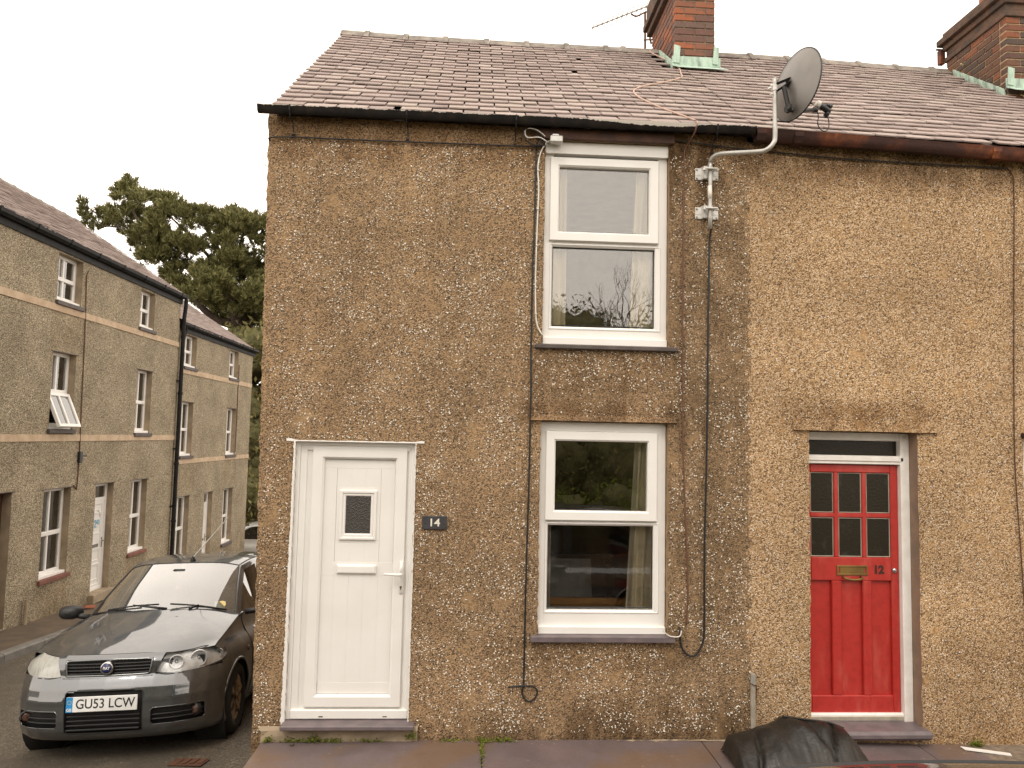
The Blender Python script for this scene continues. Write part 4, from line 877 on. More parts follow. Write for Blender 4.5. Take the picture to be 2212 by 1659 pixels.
# satellite dish on its cranked pole
SD = wroot('satellite_dish', (3.266, -.06, 3.79), 'grey satellite dish on a cranked steel pole above the gutter', 'satellite dish')
yp = -.42
def Ky(x, z, y): return (K(x, z, y)[0], y, K(x, z, y)[1])
u0, u1, u2, u3 = Ky(3.674-.065, 4.428-.08, yp), None, None, None
def at(px, y):            # photograph pixel (2212 wide) carried out to depth y
    d = cf+cr*((px[0]-1106)/1600)-cu*((px[1]-829.5)/1600); t = (CD+y)/d.y; return Vector((CX+d.x*t, y, CZ+d.z*t))
def z8(px, py): return (2750+px*650/1400)/1.85172, (180+py*650/1400)/1.85172
pole = [at(z8(193, 1585), -.06), at(z8(196, 1050), -.06), at(z8(200, 1000), -.07), at(z8(225, 962), -.09), at(z8(285, 938), -.13), at(z8(430, 928), -.22), at(z8(620, 918), -.36), at(z8(690, 898), -.405), at(z8(740, 845), -.42), at(z8(754, 780), -.42), at(z8(753, 500), -.42), at(z8(752, 285), -.42)]
mb = MB(); mb.tube(cat_rom(pole, 4), .0165, 12); part('pole', mb, M['galv'], SD, True)
mb = MB(); mb.tube([at(z8(193, 1215), -.06), at(z8(193, 1328), -.06)], .0172, 12); part('pole_label', mb, M['cablewhite'], SD, True)
for (za, zb) in ((4.183, 4.278), (3.876, 3.97)):
    h = holder('wall_bracket', SD); zc = (za+zb)/2
    mb = MB(); mb.box(3.168, 3.222, -.010, -.002, za, zb, c=.004); mb.box(3.288, 3.350, -.010, -.002, za, zb, c=.004); mb.prism([(3.215, -.004), (3.228, -.045), (3.29, -.045), (3.305, -.004), (3.30, -.002), (3.286, -.040), (3.232, -.040), (3.22, -.002)], 'z', za+.008, zb-.004) if False else mb.add([(x, y, z) for z in (za+.004, zb+.006) for x, y in ((3.213, -.004), (3.226, -.042), (3.294, -.042), (3.306, -.004))], [(0, 1, 5, 4), (1, 2, 6, 5), (2, 3, 7, 6), (3, 2, 1, 0), (4, 5, 6, 7)])
    mb.box(3.168, 3.222, -.0125, -.009, zc-.012, zc-.006); mb.box(3.288, 3.350, -.0125, -.009, zc-.012, zc-.006); part('plate', mb, M['galvw'], h)
    mb = MB(); mb.box(3.222, 3.318, -.098, -.062, zc+.012, zc+.026, c=.004); mb.tube([(3.228, -.1, zc+.019), (3.228, -.02, zc+.019)], .006, 6); mb.tube([(3.304, -.1, zc+.019), (3.304, -.02, zc+.019)], .006, 6); mb.box(3.205, 3.24, -.09, -.07, zc+.004, zc+.02, c=.003); mb.box(3.292, 3.325, -.09, -.07, zc+.004, zc+.02, c=.003); part('clamp', mb, M['galvw'], h)
    for x in (3.182, 3.336):
        for z in (za+.014, zb-.014):
            mb = MB(); mb.lathe([(0, -.012), (.007, -.012), (.007, -.002), (.010, -.002), (.010, .004)], (x, -.008, z), (0, 1, 0), 8); part('bolt', mb, M['galv'], h)
# dish disc
dc = at(z8(945, 345), -.44)
ir, iu = cr, cu
vd = (dc-Vector((CX, -CD, CZ))).normalized()
lv = (cr*.268+cu*.963).normalized(); mv = (cr*.963-cu*.268); mv = (mv-vd*mv.dot(vd)).normalized(); lv = (lv-vd*lv.dot(vd)-mv*lv.dot(mv)).normalized()
nrm = (mv*math.sin(R(57))+vd*math.cos(R(57))).normalized(); wv = nrm.cross(lv).normalized()
Ra, Rb, dep = .254, .254, .053
mb = MB(); fr_, bk_ = [], []
for i in range(9):
    r_ = i/8
    fr_.append([dc+lv*(Ra*r_*math.cos(a))+wv*(Rb*r_*math.sin(a))-nrm*(dep*(1-r_*r_)) for a in [2*math.pi*k/40 for k in range(41)]])
bk_ = [[p-nrm*.006 for p in rw] for rw in fr_]
mb.grid(fr_); mb.grid(bk_); mb.grid([fr_[-1], bk_[-1]]); part('reflector', mb, M['dish'], SD, True, fix=False)
mb = MB(); mb.tube([p-nrm*.003 for p in fr_[-1]], .006, 6, cap=False); part('rim', mb, M['black'], SD, True)
pt = pole[-1]; clampc = at(z8(752, 365), -.42)
bc = dc-lv*.01-nrm*(dep+.01)
mb = MB()
tgt = at(z8(890, 285), -.42); tgt2 = at(z8(885, 320), -.44); s1 = at(z8(768, 335), -.42); s2 = at(z8(772, 395), -.43)
for a, b in ((s1, tgt), (s2, tgt2)):
    d = (b-a); side = vd*.03
    w_ = lv*.022
    mb.add([a-side-w_*.5, a+side-w_*.5, b+side-w_*.5, b-side-w_*.5, a-side+w_*.5, a+side+w_*.5, b+side+w_*.5, b-side+w_*.5], [(0, 3, 2, 1), (4, 5, 6, 7), (0, 1, 5, 4), (1, 2, 6, 5), (2, 3, 7, 6), (3, 0, 4, 7)])
part('back_bracket', mb, M['black'], SD)
mb = MB(); mb.tube([at(z8(830, 360), -.47), at(z8(872, 545), -.47)], .016, 6); mb.lathe([(0, -.012), (.032, -.012), (.034, .01), (0, .012)], at(z8(868, 545), -.475), nrm, 14); mb.lathe([(0, -.016), (.007, -.016), (.007, .0)], at(z8(865, 556), -.49), vd, 10); part('support', mb, M['black'], SD)
mb = MB(); mb.box(0, 1, 0, 1, 0, 1) if False else None
cl = clampc; mb.tube([cl-cr*.05-cu*.012, cl+cr*.02+cu*.012], .008, 6); mb.tube([cl-cr*.03+cu*.008, cl+cr*.015+cu*.02], .012, 6); mb.tube([at(z8(710, 430), -.43), at(z8(735, 420), -.43)], .006, 6); mb.tube([cl-cu*.025, cl+cu*.018], .0225, 12); part('pole_clamp', mb, M['galvw'], SD)
la = [at(z8(880, 566), -.46), at(z8(985, 562), -.40), at(z8(1105, 558), -.34)]
mb = MB(); mb.tube(la, [.013, .013, .015], 8); e = la[-1]; mb.tube([e-cr*.02, e+cr*.012], .021, 8); part('arm', mb, M['black'], SD, True)
h = part('feed_horn', MB().tube([at(z8(1150, 525), -.33), at(z8(1222, 575), -.31)], [.024, .021], 12).tube([at(z8(1195, 520), -.32), at(z8(1240, 530), -.31)], .016, 10).tube([at(z8(1215, 570), -.31), at(z8(1190, 612), -.31)], .019, 10), M['black'], SD, True)
mb = MB(); a = at(z8(1120, 512), -.335); mb.lathe([(0, -.014), (.024, -.012), (.031, 0), (.031, .012), (.02, .016)], a, at(z8(1150, 528), -.33)-a, 16); part('white_cap', mb, M['cablewhite'], h, True)
mb = MB(); mb.tube(cat_rom([at(z8(p, q), -.33) for p, q in ((1120, 580), (1128, 620), (1122, 680), (1150, 730), (1190, 742), (1215, 715), (1218, 660), (1205, 610))], 5), .0036, 6); part('lead', mb, M['cableblack'], SD, True)
# television aerial
AE = wroot('television_aerial', (3.57, 3.4, 6.6), 'rusty television aerial beside the left chimney', 'aerial')
def z6(px, py): return (2000+px*1100/1825)/1.85172, py*1100/1825/1.85172
m0, m1 = at(z6(965, 318), 3.4), at(z6(963, 82), 3.4); m0 = m0-Vector((0, 0, .5))
mb = MB(); mb.tube([m0, m1], .014, 8); mb.tube([at(z6(955, 265), 3.4), at(z6(1010, 263), 3.2)], .010, 6); mb.tube([at(z6(995, 250), 3.25), at(z6(1003, 290), 3.25)], .012, 6); part('mast', mb, M['rustwire'], AE)
b0, b1 = at(z6(610, 185), 3.4), at(z6(1075, 3), 3.4)
mb = MB(); mb.tube([b0, b1], .009, 6); part('boom', mb, M['galv'], AE)
bd_ = (b1-b0).normalized(); el = Vector((0.25, 1, .0)); el = (el-bd_*el.dot(bd_)).normalized()
for k in range(15):
    c = b0+(b1-b0)*(k+.15)/14.4; L = .11+.004*k
    mb = MB(); mb.tube([c-el*L-bd_.cross(el)*.012, c, c+el*L-bd_.cross(el)*.012], .0045, 5); mb.lathe([(.012, -.01), (.012, .01)], c, bd_, 6); part('element', mb, M['galv'], AE)
mb = MB(); mb.tube(cat_rom([at(z6(870, 92), 3.4), at(z6(905, 108), 3.4), at(z6(955, 85), 3.4), at(z6(995, 68), 3.4), at(z6(1002, 35), 3.4)], 4), .010, 6); part('boom_strut', mb, M['rustwire'], AE, True)
# grey waste pipe on the party wall
mb = MB(); mb.tube([(3.606, -.022, .0), (3.605, -.022, .39)], .0185, 12); o = solo('pipe_stub', mb, M['alu'], 'short grey vertical pipe against the wall behind the leather bag', 'pipe', smooth=40)
me = MB(); me.tube([(0, 0, .392), (0, 0, .475)], .0185, 12); part('pipe_cap', me, M['galv'], o, 40)
me = MB(); me.tube([(-.026, -.004, .41), (0, -.022, .40), (.02, -.012, .395), (.024, -.004, .36), (.018, -.01, .30)], .004, 5); part('rusty_tie', me, M['rustwire'], o)
# ------------------------------------------------------------------ inside the rooms
def curtain(x0, x1, z0, z1, y, label, taper=0., seed=1):
    rn = random.Random(seed); n = 36; ph = rn.random()*6; rows = []
    for j in range(13):
        v = j/12; z = lerp(z0, z1, v); w_ = 1-taper*v; r_ = []
        for k in range(n+1):
            u = k/n; x = (lerp(x0, x1, u) if taper >= 0 else lerp(x1, x0, u)); x = x1-(x1-lerp(x0, x1, u))*w_ if taper else x
            r_.append((x, y+.022*math.sin(u*(x1-x0)*80+ph+.6*math.sin(v*3+u*4))+.008*math.sin(u*31+v*2), z))
        rows.append(r_)
    mb = MB(); mb.grid(rows); mb.grid([[(x, yy+.006, z) for x, yy, z in r_] for r_ in rows]); return solo('curtain', mb, M['curtain'], label, 'curtain', 'cream curtains', True)
curtain(1.98, 2.20, 2.98, 4.40, .18, 'cream curtain at the left of the upper window', 0., 1)
curtain(2.70, 3.02, 2.98, 4.40, .18, 'cream curtain at the right of the upper window', .18, 2)
curtain(2.00, 2.115, .88, 2.25, .18, 'narrow cream curtain at the left of the lower window', 0., 3)
curtain(2.70, 3.02, .88, 2.25, .18, 'cream curtain at the right of the lower window', .22, 4)
mb = MB(); mb.box(1.95, 3.05, .21, .42, .835, .87, c=.004); mb.box(1.9, 3.1, .42, .46, .80, .92, c=.006); solo('wooden_window_ledge', mb, M['wood'], 'varnished wooden ledge inside the lower window', 'ledge')
SF = wroot('sofa', (2.4, 1.0, .15), 'black sofa with a rounded arm seen through the lower window', 'sofa')
mb = MB(); mb.prism([(.7, .25), (1.5, .25), (1.5, 1.06), (1.42, 1.12), (1.25, 1.13), (1.15, 1.05), (1.1, .6), (.72, .58)], 'x', 1.35, 2.72); part('backrest', mb, M['sofa'], SF)
mb = MB(); mb.prism([(2.72, .2), (3.05, .2), (3.05, .80), (3.0, .92), (2.90, 1.0), (2.78, 1.07), (2.72, 1.1)], 'y', .72, 1.5); part('armrest', mb, M['sofa'], SF)
def pillow(cx, cy, cz, w_, h_, d_, tilt):
    mb = MB(); n = 12
    for s_ in (-1, 1):
        rows = []
        for j in range(n+1):
            v = j/n*2-1; rows.append([((u)*w_/2*(1-.06*(1-abs(v))*0-.05*(1-v*v)*abs(u)**3*0), s_*d_/2*((1-u*u)*(1-v*v))**.45, v*h_/2) for u in [k/n*2-1 for k in range(n+1)]])
        mb.grid(rows)
    mb.v = [(cx+x, cy+y*math.cos(tilt)+z*math.sin(tilt), cz+z*math.cos(tilt)-y*math.sin(tilt)) for x, y, z in mb.v]; return mb
solo('cushion', pillow(2.365, 1.02, .92, .42, .42, .14, .25), M['cushion'], 'square grey cushion propped against the black sofa', 'cushion', smooth=True)
BF = wroot('bed_frame', (2.5, .7, 2.5), 'metal bed end seen through the upper window', 'bed')
for (x, zt_, m, r_) in ((2.40, 3.13, 'black', .016), (2.665, 3.20, 'chrome', .018)):
    mb = MB(); mb.tube([(x, .7, 2.52), (x, .7, zt_-.02), (x, .7, zt_), (x, .7, zt_+.012)], [r_, r_, r_, r_*.5], 10); part('post', mb, M[m], BF, True)
mb = MB(); mb.tube([(2.40, .7, 3.09), (2.665, .7, 3.09)], .008, 8); part('rail', mb, M['black'], BF, True)
# ------------------------------------------------------------------ on the pavement
# crumpled leather
def bag():
    # outline of the crest against the wall, then folds falling towards the street
    crest = [at(p, -.36) for p in ((1571, 1594), (1588, 1588), (1612, 1582), (1640, 1574), (1662, 1567), (1680, 1556), (1690, 1548), (1712, 1551), (1745, 1555), (1775, 1559), (1800, 1563), (1818, 1571), (1826, 1578), (1836, 1590), (1846, 1600), (1853, 1608), (1848, 1622), (1838, 1640))]
    n = 120; rows = []; x0, x1 = crest[0].x, crest[15].x
    top = [(p.x, p.z) for p in crest[:16]]
    prof = [(-.20, .0), (-.22, .45), (-.26, .80), (-.31, .95), (-.36, 1.0), (-.40, .985), (-.45, .93), (-.50, .85), (-.55, .74), (-.60, .60), (-.64, .46), (-.68, .30), (-.71, .14), (-.73, .0)]
    for (y, f) in prof:
        row = []; fr = -.36-y                                       # distance in front of the crest
        for k in range(n+1):
            u = k/n; x = lerp(x0, x1, u); h = max(pl(x, top), .05)
            g = max(0, min(1, fr/.1))
            z = h*f
            def fold(c, wd, amp): return amp*math.exp(-((u-c)/wd)**2)
            z += g*(fold(.30+.10*fr, .05, .030)-fold(.22-.25*fr, .018, .045)+fold(.47+.55*fr, .045, .035)-fold(.58+.35*fr, .022, .03)+fold(.70-.2*fr, .04, .030)-fold(.80-.45*fr, .014, .060)+fold(.88-.2*fr, .05, .022))*(1 if f > .1 else 0)
            z += g*(.016*mnoise.noise((u*7, y*9, 2))+.020*abs(mnoise.noise((u*12+y*6, y*10-u*5, 4)))+.012*abs(mnoise.noise((u*26-y*9, y*16+u*8, 5))))
            e = min(1, u/.03, (1-u)/.025); z *= .25+.75*e
            row.append((x-.12*fr*(u-.5)*(1.6 if u > .5 else -.3)+.015*mnoise.noise((u*5, y*6, 7)), y+.03*math.sin(u*9)*(1-f)+.02*mnoise.noise((u*9, y*4, 1)), max(z, .004+pvz(x))))
        rows.append(row)
    mb = MB(); mb.grid(rows); return mb
BG = solo('leather_bag', bag(), M['leather'], 'crumpled black leather bag slumped on the pavement', 'bag', smooth=True)
def flap(pts, y, w_):
    mb = MB(); P_ = cat_rom([at(p, y) for p in pts], 4); mb.grid([[q+Vector((0, .0, .0)) for q in P_], [q+Vector((.0, -.012, -.022)) for q in P_], [q+Vector((.0, -.004, -.05)) for q in P_]]); return mb
for pts, y in ((((1690, 1547), (1740, 1554), (1790, 1561), (1822, 1573)), -.37),):
    me = MB(); me.tube(cat_rom([at(p, y) for p in pts], 5), .007, 6); me.v = [tuple(Vector(v)-BG.location) for v in me.v]; part('seam', me, M['leather'], BG, True)
mb = MB(); 
P4 = [(5.150, -.062), (5.455, -.165), (5.440, -.205), (5.150, -.115)]
mb.add([(x, y, pvz(x)+.006) for x, y in P4]+[(x, y, pvz(x)+.012) for x, y in P4], [(3, 2, 1, 0), (4, 5, 6, 7)]+[(k, (k+1) % 4, 4+(k+1) % 4, 4+k) for k in range(4)])
solo('plastic_strip', mb, M['upvc'], 'white plastic offcut lying on the pavement at the right', 'strip')
def lump(name, c, r, mat, label, cat, seed, fl=.6):
    bm = bmesh.new(); bmesh.ops.create_icosphere(bm, subdivisions=2, radius=1)
    mb = MB(); bm.verts.index_update()
    mb.add([(c[0]+v.co.x*r*(1+.5*mnoise.noise(v.co*1.7+Vector((seed, 0, 0)))), c[1]+v.co.y*r*.8*(1+.5*mnoise.noise(v.co*2)), c[2]+r*fl*(.75+v.co.z*(1+.5*mnoise.noise(v.co*2.2)))) for v in bm.verts], [[v.index for v in f.verts] for f in bm.faces]); bm.free()
    return solo(name, mb, M[mat], label, cat)
lump('dried_clod', (.295, -.09, .0), .017, 'lump', 'small dark clod lying on the slate slab near the white door', 'clod', 3)
def leafy(name, c, sp, h, n, mat, label, seed, group):
    rn = random.Random(seed); mb = MB()
    for _ in range(n):
        x, y = c[0]+rn.gauss(0, sp[0]), c[1]-abs(rn.gauss(0, sp[1])); z = c[2]+abs(rn.gauss(0, h)); s_ = rn.uniform(.006, .013)
        a = Vector((rn.gauss(0, 1), rn.gauss(0, 1), rn.gauss(.3, .6))).normalized(); b = a.orthogonal().normalized(); n_ = a.cross(b)
        p = Vector((x, y, z)); mb.add([p, p+a*s_+b*s_*.5+n_*s_*.15, p+a*s_*2, p+a*s_-b*s_*.5+n_*s_*.15], [(0, 1, 2, 3)])
    return solo(name, mb, M[mat], label, 'weed', group, fix=False)
G_ = 'small weeds at the foot of the wall'
for i, (x, y, z, sx, h, n, lb) in enumerate(((.33, -.02, .0, .07, .014, 130, 'low green weed below the left half of the white door step'), (.43, -.02, .0, .025, .02, 60, 'taller weed tuft below the white door step, left of centre'), (.56, -.02, .0, .05, .012, 90, 'weed patch below the middle of the white door step'), (.82, -.02, .0, .05, .010, 60, 'sparse weeds below the right half of the white door step'),
    (1.12, -.03, .02, .018, .03, 60, 'mossy tuft at the right end of the white door step'), (1.40, -.01, .0, .06, .006, 60, 'thin moss line at the wall foot right of the white door'), (1.62, -.02, .0, .03, .012, 70, 'weeds where the slab joint meets the wall'), (1.75, -.02, .0, .05, .012, 90, 'weed clump at the wall foot right of the slab joint'), (5.30, -.02, -.045, .022, .022, 120, 'bright grass tuft at the wall foot by the white strip'), (.10, -.02, .0, .02, .02, 40, 'weed at the outer corner of the slab'))):
    leafy('weed', (x, y, z), (sx, .014), h, n, 'weed', lb, 40+i, G_)
leafy('joint_moss', (1.616, -.08, .0), (.006, .16), .005, 90, 'weed', 'moss growing along the open joint between two slabs', 77, G_)
leafy('weed', (lx(9.2)+.08, 9.2, wallbase(9.2)), (.08, .05), .05, 120, 'weed', 'green weed at the foot of the far house wall', 78, G_)
mb = MB(); q = Vector((lx(8.0)+.22, 8.0, wallbase(8.0)+.006)); mb.add([q+Vector(v) for v in ((-.10, -.08, 0), (.02, -.10, .03), (.14, .0, .01), (.1, .10, .045), (-.04, .08, .01), (0, 0, .06))], [(0, 1, 5), (1, 2, 5), (2, 3, 5), (3, 4, 5), (4, 0, 5)]); solo('crumpled_wrapper', mb, M['litter'], 'rust red crumpled litter on the far pavement', 'litter')
mb = MB(); DX, DY = -.085, .14; g_ = lambda x, y: gz(x, y)+.008
mb.add([(x+DX, y+DY, g_(x+DX, y+DY)) for x, y in ((-.66, .30), (-.40, .26), (-.38, .42), (-.64, .46))]+[(x+DX, y+DY, g_(x+DX, y+DY)+.004) for x, y in ((-.66, .30), (-.40, .26), (-.38, .42), (-.64, .46))], [(4, 5, 6, 7)]+[(k, (k+1) % 4, 4+(k+1) % 4, 4+k) for k in range(4)])
for k in range(4):
    x = -.62+.06*k; mb.add([(p+DX, q_+DY, r__-.0+g_(p+DX, q_+DY)-g_(p, q_)) for p, q_, r__ in [(x, .31, g_(x, .3)+.0045), (x+.03, .31, g_(x, .3)+.0045), (x+.045, .42, g_(x, .4)+.0045), (x+.015, .42, g_(x, .4)+.0045)]+[(x, .31, g_(x, .3)+.007), (x+.03, .31, g_(x, .3)+.007), (x+.045, .42, g_(x, .4)+.007), (x+.015, .42, g_(x, .4)+.007)]], [(4, 5, 6, 7)]+[(j, (j+1) % 4, 4+(j+1) % 4, 4+j) for j in range(4)])
solo('drain_cover', mb, M['rustwire'], 'small rusty iron drain cover in the road before the car', 'drain cover')
# ------------------------------------------------------------------ cars (local frame: x to the car's left, y from nose to tail, z up)
def paint(name, c, metal=.55, rough=.32):
    t = NT(name); d = t.rng(t.noise(5, 6, .7), .45, .8); col = t.mix(t.math('MULTIPLY', d, .22), c, (.30, .27, .22))
    t.base(col, t.rng(t.noise(9, 4), .3, .7, rough, rough+.08), metal, coat=.9); t.b.inputs['Coat Roughness'].default_value = .03; t.b.inputs['Coat IOR'].default_value = 2.3
    return t.m
M['paint_grey'] = paint('dark_grey_metallic_paint', (.046, .053, .060), .40)
M['paint_dark'] = paint('black_car_paint', (.03, .03, .033)); M['paint_silver'] = paint('pale_silver_paint', (.62, .62, .60), .3)
M['trim'] = simple('black_car_trim', (.014, .014, .015), .5)
M['tyre'] = simple('tyre_rubber', (.018, .017, .016), .85)
M['rim'] = simple('dusty_bronze_wheel', (.60, .49, .35), .45, (.16, .12, .08), 12, metal=.7)
M['windscreen'] = glass('windscreen_glass', (.72, .78, .73), 3.4, .08, 0., .22)
M['carglass'] = glass('car_side_glass', (.30, .34, .32), 1.6, .02)
M['lamp'] = simple('lamp_reflector', (.86, .87, .88), .25, (.62, .63, .64), 16, metal=.2)
M['lamplens'] = glass('headlamp_lens', (.98, .98, .97), .7, .01)
t = NT('hazed_headlamp'); sc_ = t.noise(14, 6, .7, t.n('Mapping', {0: t.pos(), 3: (6., 1., .8)}).outputs[0]); M['haze_lens'] = t.base(t.mix(t.rng(sc_, .52, .7), (.40, .40, .37), (.17, .16, .135)), .3, coat=.6)
M['platewhite'] = simple('number_plate_white', (.80, .80, .79), .4)
M['plateblue'] = simple('plate_blue_band', (.03, .28, .62), .4)
M['blackink'] = simple('black_plate_lettering', (.012, .012, .012), .5)
M['badgeblue'] = simple('badge_blue', (.012, .018, .10), .3)
M['bulb'] = simple('amber_lamp', (.10, .05, .035), .25)
M['sticker'] = simple('yellow_sticker', (.75, .60, .25), .6); M['paper'] = simple('paper_permit', (.62, .72, .70), .7)

def plan(Y): return pl(abs(Y), [(0, 0), (.2, .008), (.35, .028), (.5, .065), (.62, .13), (.72, .235), (.785, .37), (.80, .43)])
def prof(Z): return pl(Z, [(.16, .13), (.20, .06), (.25, .025), (.33, .006), (.42, 0), (.50, 0), (.56, .010), (.61, .030), (.65, .050), (.70, .052), (.75, .060), (.785, .085), (.80, .11)])
def Xf(Y, Z): return plan(Y)+prof(Z)
def Ys(X, Z):
    return pl(X, [(.38, .782), (.6, .812), (.9, .828), (1.5, .83), (2.6, .83), (3.2, .815), (3.6, .77), (3.84, .70)]) + pl(Z, [(.16, -.07), (.25, -.03), (.4, 0), (.6, 0), (.70, -.014), (.76, -.045), (.81, -.085), (.86, -.105), (.9, -.115), (.96, -.125)])
def edgeZ(X): return pl(X, [(.40, .795), (.58, .838), (.84, .893), (1.14, .950), (1.3, .956), (3.3, .965), (3.84, .93)])
def mir(rows): return [[(-x, y, z) for x, y, z in r] for r in rows]
def sym(mb, rows, mi=0):
    rows = [[tuple(p) for p in r] for r in rows]; mb.grid(rows, mi); mb.grid(mir(rows), mi, True); return mb

def make_car(label, mat, detail, origin, fw, lf, up, group=None, cat='car'):
    c = empty('parked_car', origin, label, cat, group)
    c.matrix_world = Matrix(((lf.x, -fw.x, up.x, origin[0]), (lf.y, -fw.y, up.y, origin[1]), (lf.z, -fw.z, up.z, origin[2]), (0, 0, 0, 1)))
    B = M[mat]
    # bumper with openings
    st = .0125; mb = MB(); ny = 128; zt = lambda Y: .632+.02*min(1, abs(Y)/.7)
    Yv = [-.80+1.6*i/ny for i in range(ny+1)]; nz = 38
    def hole(Y, v):
        Z = .165+(zt(Y)-.165)*v
        return (abs(Y) < .285 and .235 < Z < .545) or (.345 < abs(Y) < .705 and .275+.02*(abs(Y)-.35) < Z < .40)
    ids = {}
    for i in range(ny+1):
        for j in range(nz+1):
            Y = Yv[i]; Z = .165+(zt(Y)-.165)*j/nz; cr_ = .018*math.exp(-((Z-.47)/.02)**2) if abs(Y) > .3 else 0
            ids[i, j] = len(mb.v); mb.v.append((Y, Xf(Y, Z)-.5*0-cr_*.35, Z))
    for i in range(ny):
        for j in range(nz):
            if detail and hole((Yv[i]+Yv[i+1])/2, (j+.5)/nz): continue
            mb.f.append((ids[i, j], ids[i+1, j], ids[i+1, j+1], ids[i, j+1])); mb.mi.append(0)
    bp = part('bumper', mb, B, c, True)
    if detail:
        mb = MB(); mb.grid([[(Y, Xf(Y, Z)+.045, Z) for Y in [-.79+1.58*i/40 for i in range(41)]] for Z in [.19+.40*j/10 for j in range(11)]]); part('recess', mb, M['trim'], bp, True)
        def rim(pts, r, mat_, nm):
            me = MB(); P_ = [(Y, Xf(Y, Z)+.003, Z) for Y, Z in pts]; me.tube(P_+[P_[0]], r, 6, cap=False); part(nm, me, mat_, bp, True)
        def rr_(y0, y1, z0, z1, rad=.02, n=10):
            o = []
            for (a, b, s_) in (((y0+rad, z0), (y1-rad, z0), 0), ((y1, z0+rad), (y1, z1-rad), 1), ((y1-rad, z1), (y0+rad, z1), 2), ((y0, z1-rad), (y0, z0+rad), 3)):
                o += [(lerp(a[0], b[0], k/n), lerp(a[1], b[1], k/n)) for k in range(n+1)]
            return o
        rim(rr_(-.288, .288, .232, .548), .005, M['trim'], 'intake_edge')
        for s_ in (1, -1):
            rim([(s_*a, b) for a, b in rr_(.343, .708, .275, .402)], .0045, B, 'intake_edge')
            me = MB()
            for zz in (.31, .345): me.grid([[(s_*lerp(.35, .70, k/10), Xf(lerp(.35, .70, k/10), zz)+.02+d, zz+e) for k in range(11)] for d, e in ((.02, -.006), (0, -.004), (0, .004), (.02, .006))])
            part('slat', me, M['trim'], bp, True)
            me = MB(); me.lathe([(.042, -.012), (.05, -.008), (.05, .03)], (s_*.635, Xf(.635, .345)+.025, .345), (s_*.35, 1, 0), 18); f = part('fog_light', me, M['trim'], c, True)
            me = MB(); me.lathe([(0, -.006), (.02, -.005), (.036, 0), (.036, .02)], (s_*.635, Xf(.635, .345)+.025, .345), (s_*.35, 1, 0), 18); part('lens', me, M['bulb'], f, True)
        for zz in (.262, .295, .328, .361):
            me = MB(); me.box(-.27, .27, .025, .04, zz-.006, zz+.006, c=.003); part('slat', me, M['trim'], bp)
        # number plate
        me = MB(); me.box(-.262, .262, -.012, -.004, .402, .514, c=.003); npn = part('number_plate', me, M['platewhite'], c)
        me = MB(); me.box(-.262, -.214, -.0135, -.0115, .403, .513); part('blue_band', me, M['plateblue'], npn)
        lettering('lettering', 'GB', .030, (-.238, -.0142, .42), M['platewhite'], npn, .0006, .0008)
        me = MB()
        for k in range(12): a = k*math.pi/6; me.box(-.238+.014*math.cos(a)-.002, -.238+.014*math.cos(a)+.002, -.0145, -.013, .475+.014*math.sin(a)-.002, .475+.014*math.sin(a)+.002)
        part('star_ring', me, M['sticker'], npn)
        lettering('lettering', 'GU53 LCW', .098, (.026, -.0128, .458), M['blackink'], npn, .0008, .0006, sx=.90)
    # nose panel with grille
    mb = MB(); ny2, nz2 = 56, 16; ids = {}
    for i in range(ny2+1):
        for j in range(nz2+1):
            v = j/nz2; Z = lerp(.632, .80, v); Y = lerp(-1, 1, i/ny2)*(.352+.055*v); ids[i, j] = len(mb.v); mb.v.append((Y, Xf(Y, Z), Z))
    for i in range(ny2):
        for j in range(nz2):
            Y = mb.v[ids[i, j]][0]*.5+mb.v[ids[i+1, j+1]][0]*.5; Z = mb.v[ids[i, j]][2]*.5+mb.v[ids[i, j+1]][2]*.5
            if detail and abs(Y) < .312+.1*(Z-.65) and .65 < Z < .768: continue
            mb.f.append((ids[i, j], ids[i+1, j], ids[i+1, j+1], ids[i, j+1])); mb.mi.append(0)
    part('nose_panel', mb, B, c, True)
    if detail:
        mb = MB(); mb.grid([[(Y, Xf(Y, Z)+.035, Z) for Y in [-.34+.68*k/20 for k in range(21)]] for Z in (.64, .70, .775)])
        gr = part('grille', mb, M['trim'], c)
        for k in range(5):
            zz = .664+.0235*k; me = MB(); me.grid([[(Y, Xf(Y, zz)+d, zz+e) for Y in [-.315+.63*q/20 for q in range(21)]] for d, e in ((.03, -.005), (.012, -.006), (.008, 0), (.012, .006), (.03, .005))]); part('grille_bar', me, M['trim'], gr, True)
        me = MB()
        for k in range(44):
            Y = -.31+.62*k/43; me.box(Y-.0025, Y+.0025, Xf(Y, .71)+.018, Xf(Y, .71)+.03, .652, .766)
        part('grille_mesh', me, M['trim'], gr)
        ed = [(-.312, .652), (0, .650), (.312, .652), (.320, .70), (.325, .762), (0, .767), (-.325, .762), (-.320, .70), (-.312, .652)]
        me = MB(); P_ = []
        for (a, b) in zip(ed, ed[1:]): P_ += [(lerp(a[0], b[0], k/8), Xf(lerp(a[0], b[0], k/8), lerp(a[1], b[1], k/8))+.002, lerp(a[1], b[1], k/8)) for k in range(8)]
        me.tube(P_+[P_[0]], .009, 6, cap=False); part('grille_surround', me, B, gr, True)
        me = MB(); me.lathe([(0, -.016), (.034, -.016), (.038, -.018), (.048, -.014), (.050, -.004), (.050, .03)], (0, .046, .708), (0, 1, 0), 30); bd_ = part('badge', me, M['chrome'], c, True)
        me = MB(); me.lathe([(0, -.019), (.036, -.0185), (.037, -.015)], (0, .046, .708), (0, 1, 0), 30); part('badge_disc', me, M['badgeblue'], bd_, True)
        lettering('badge_lettering', 'FIAT', .030, (0, .0262, .708), M['platewhite'], bd_, .0012, .0008, sx=.85)
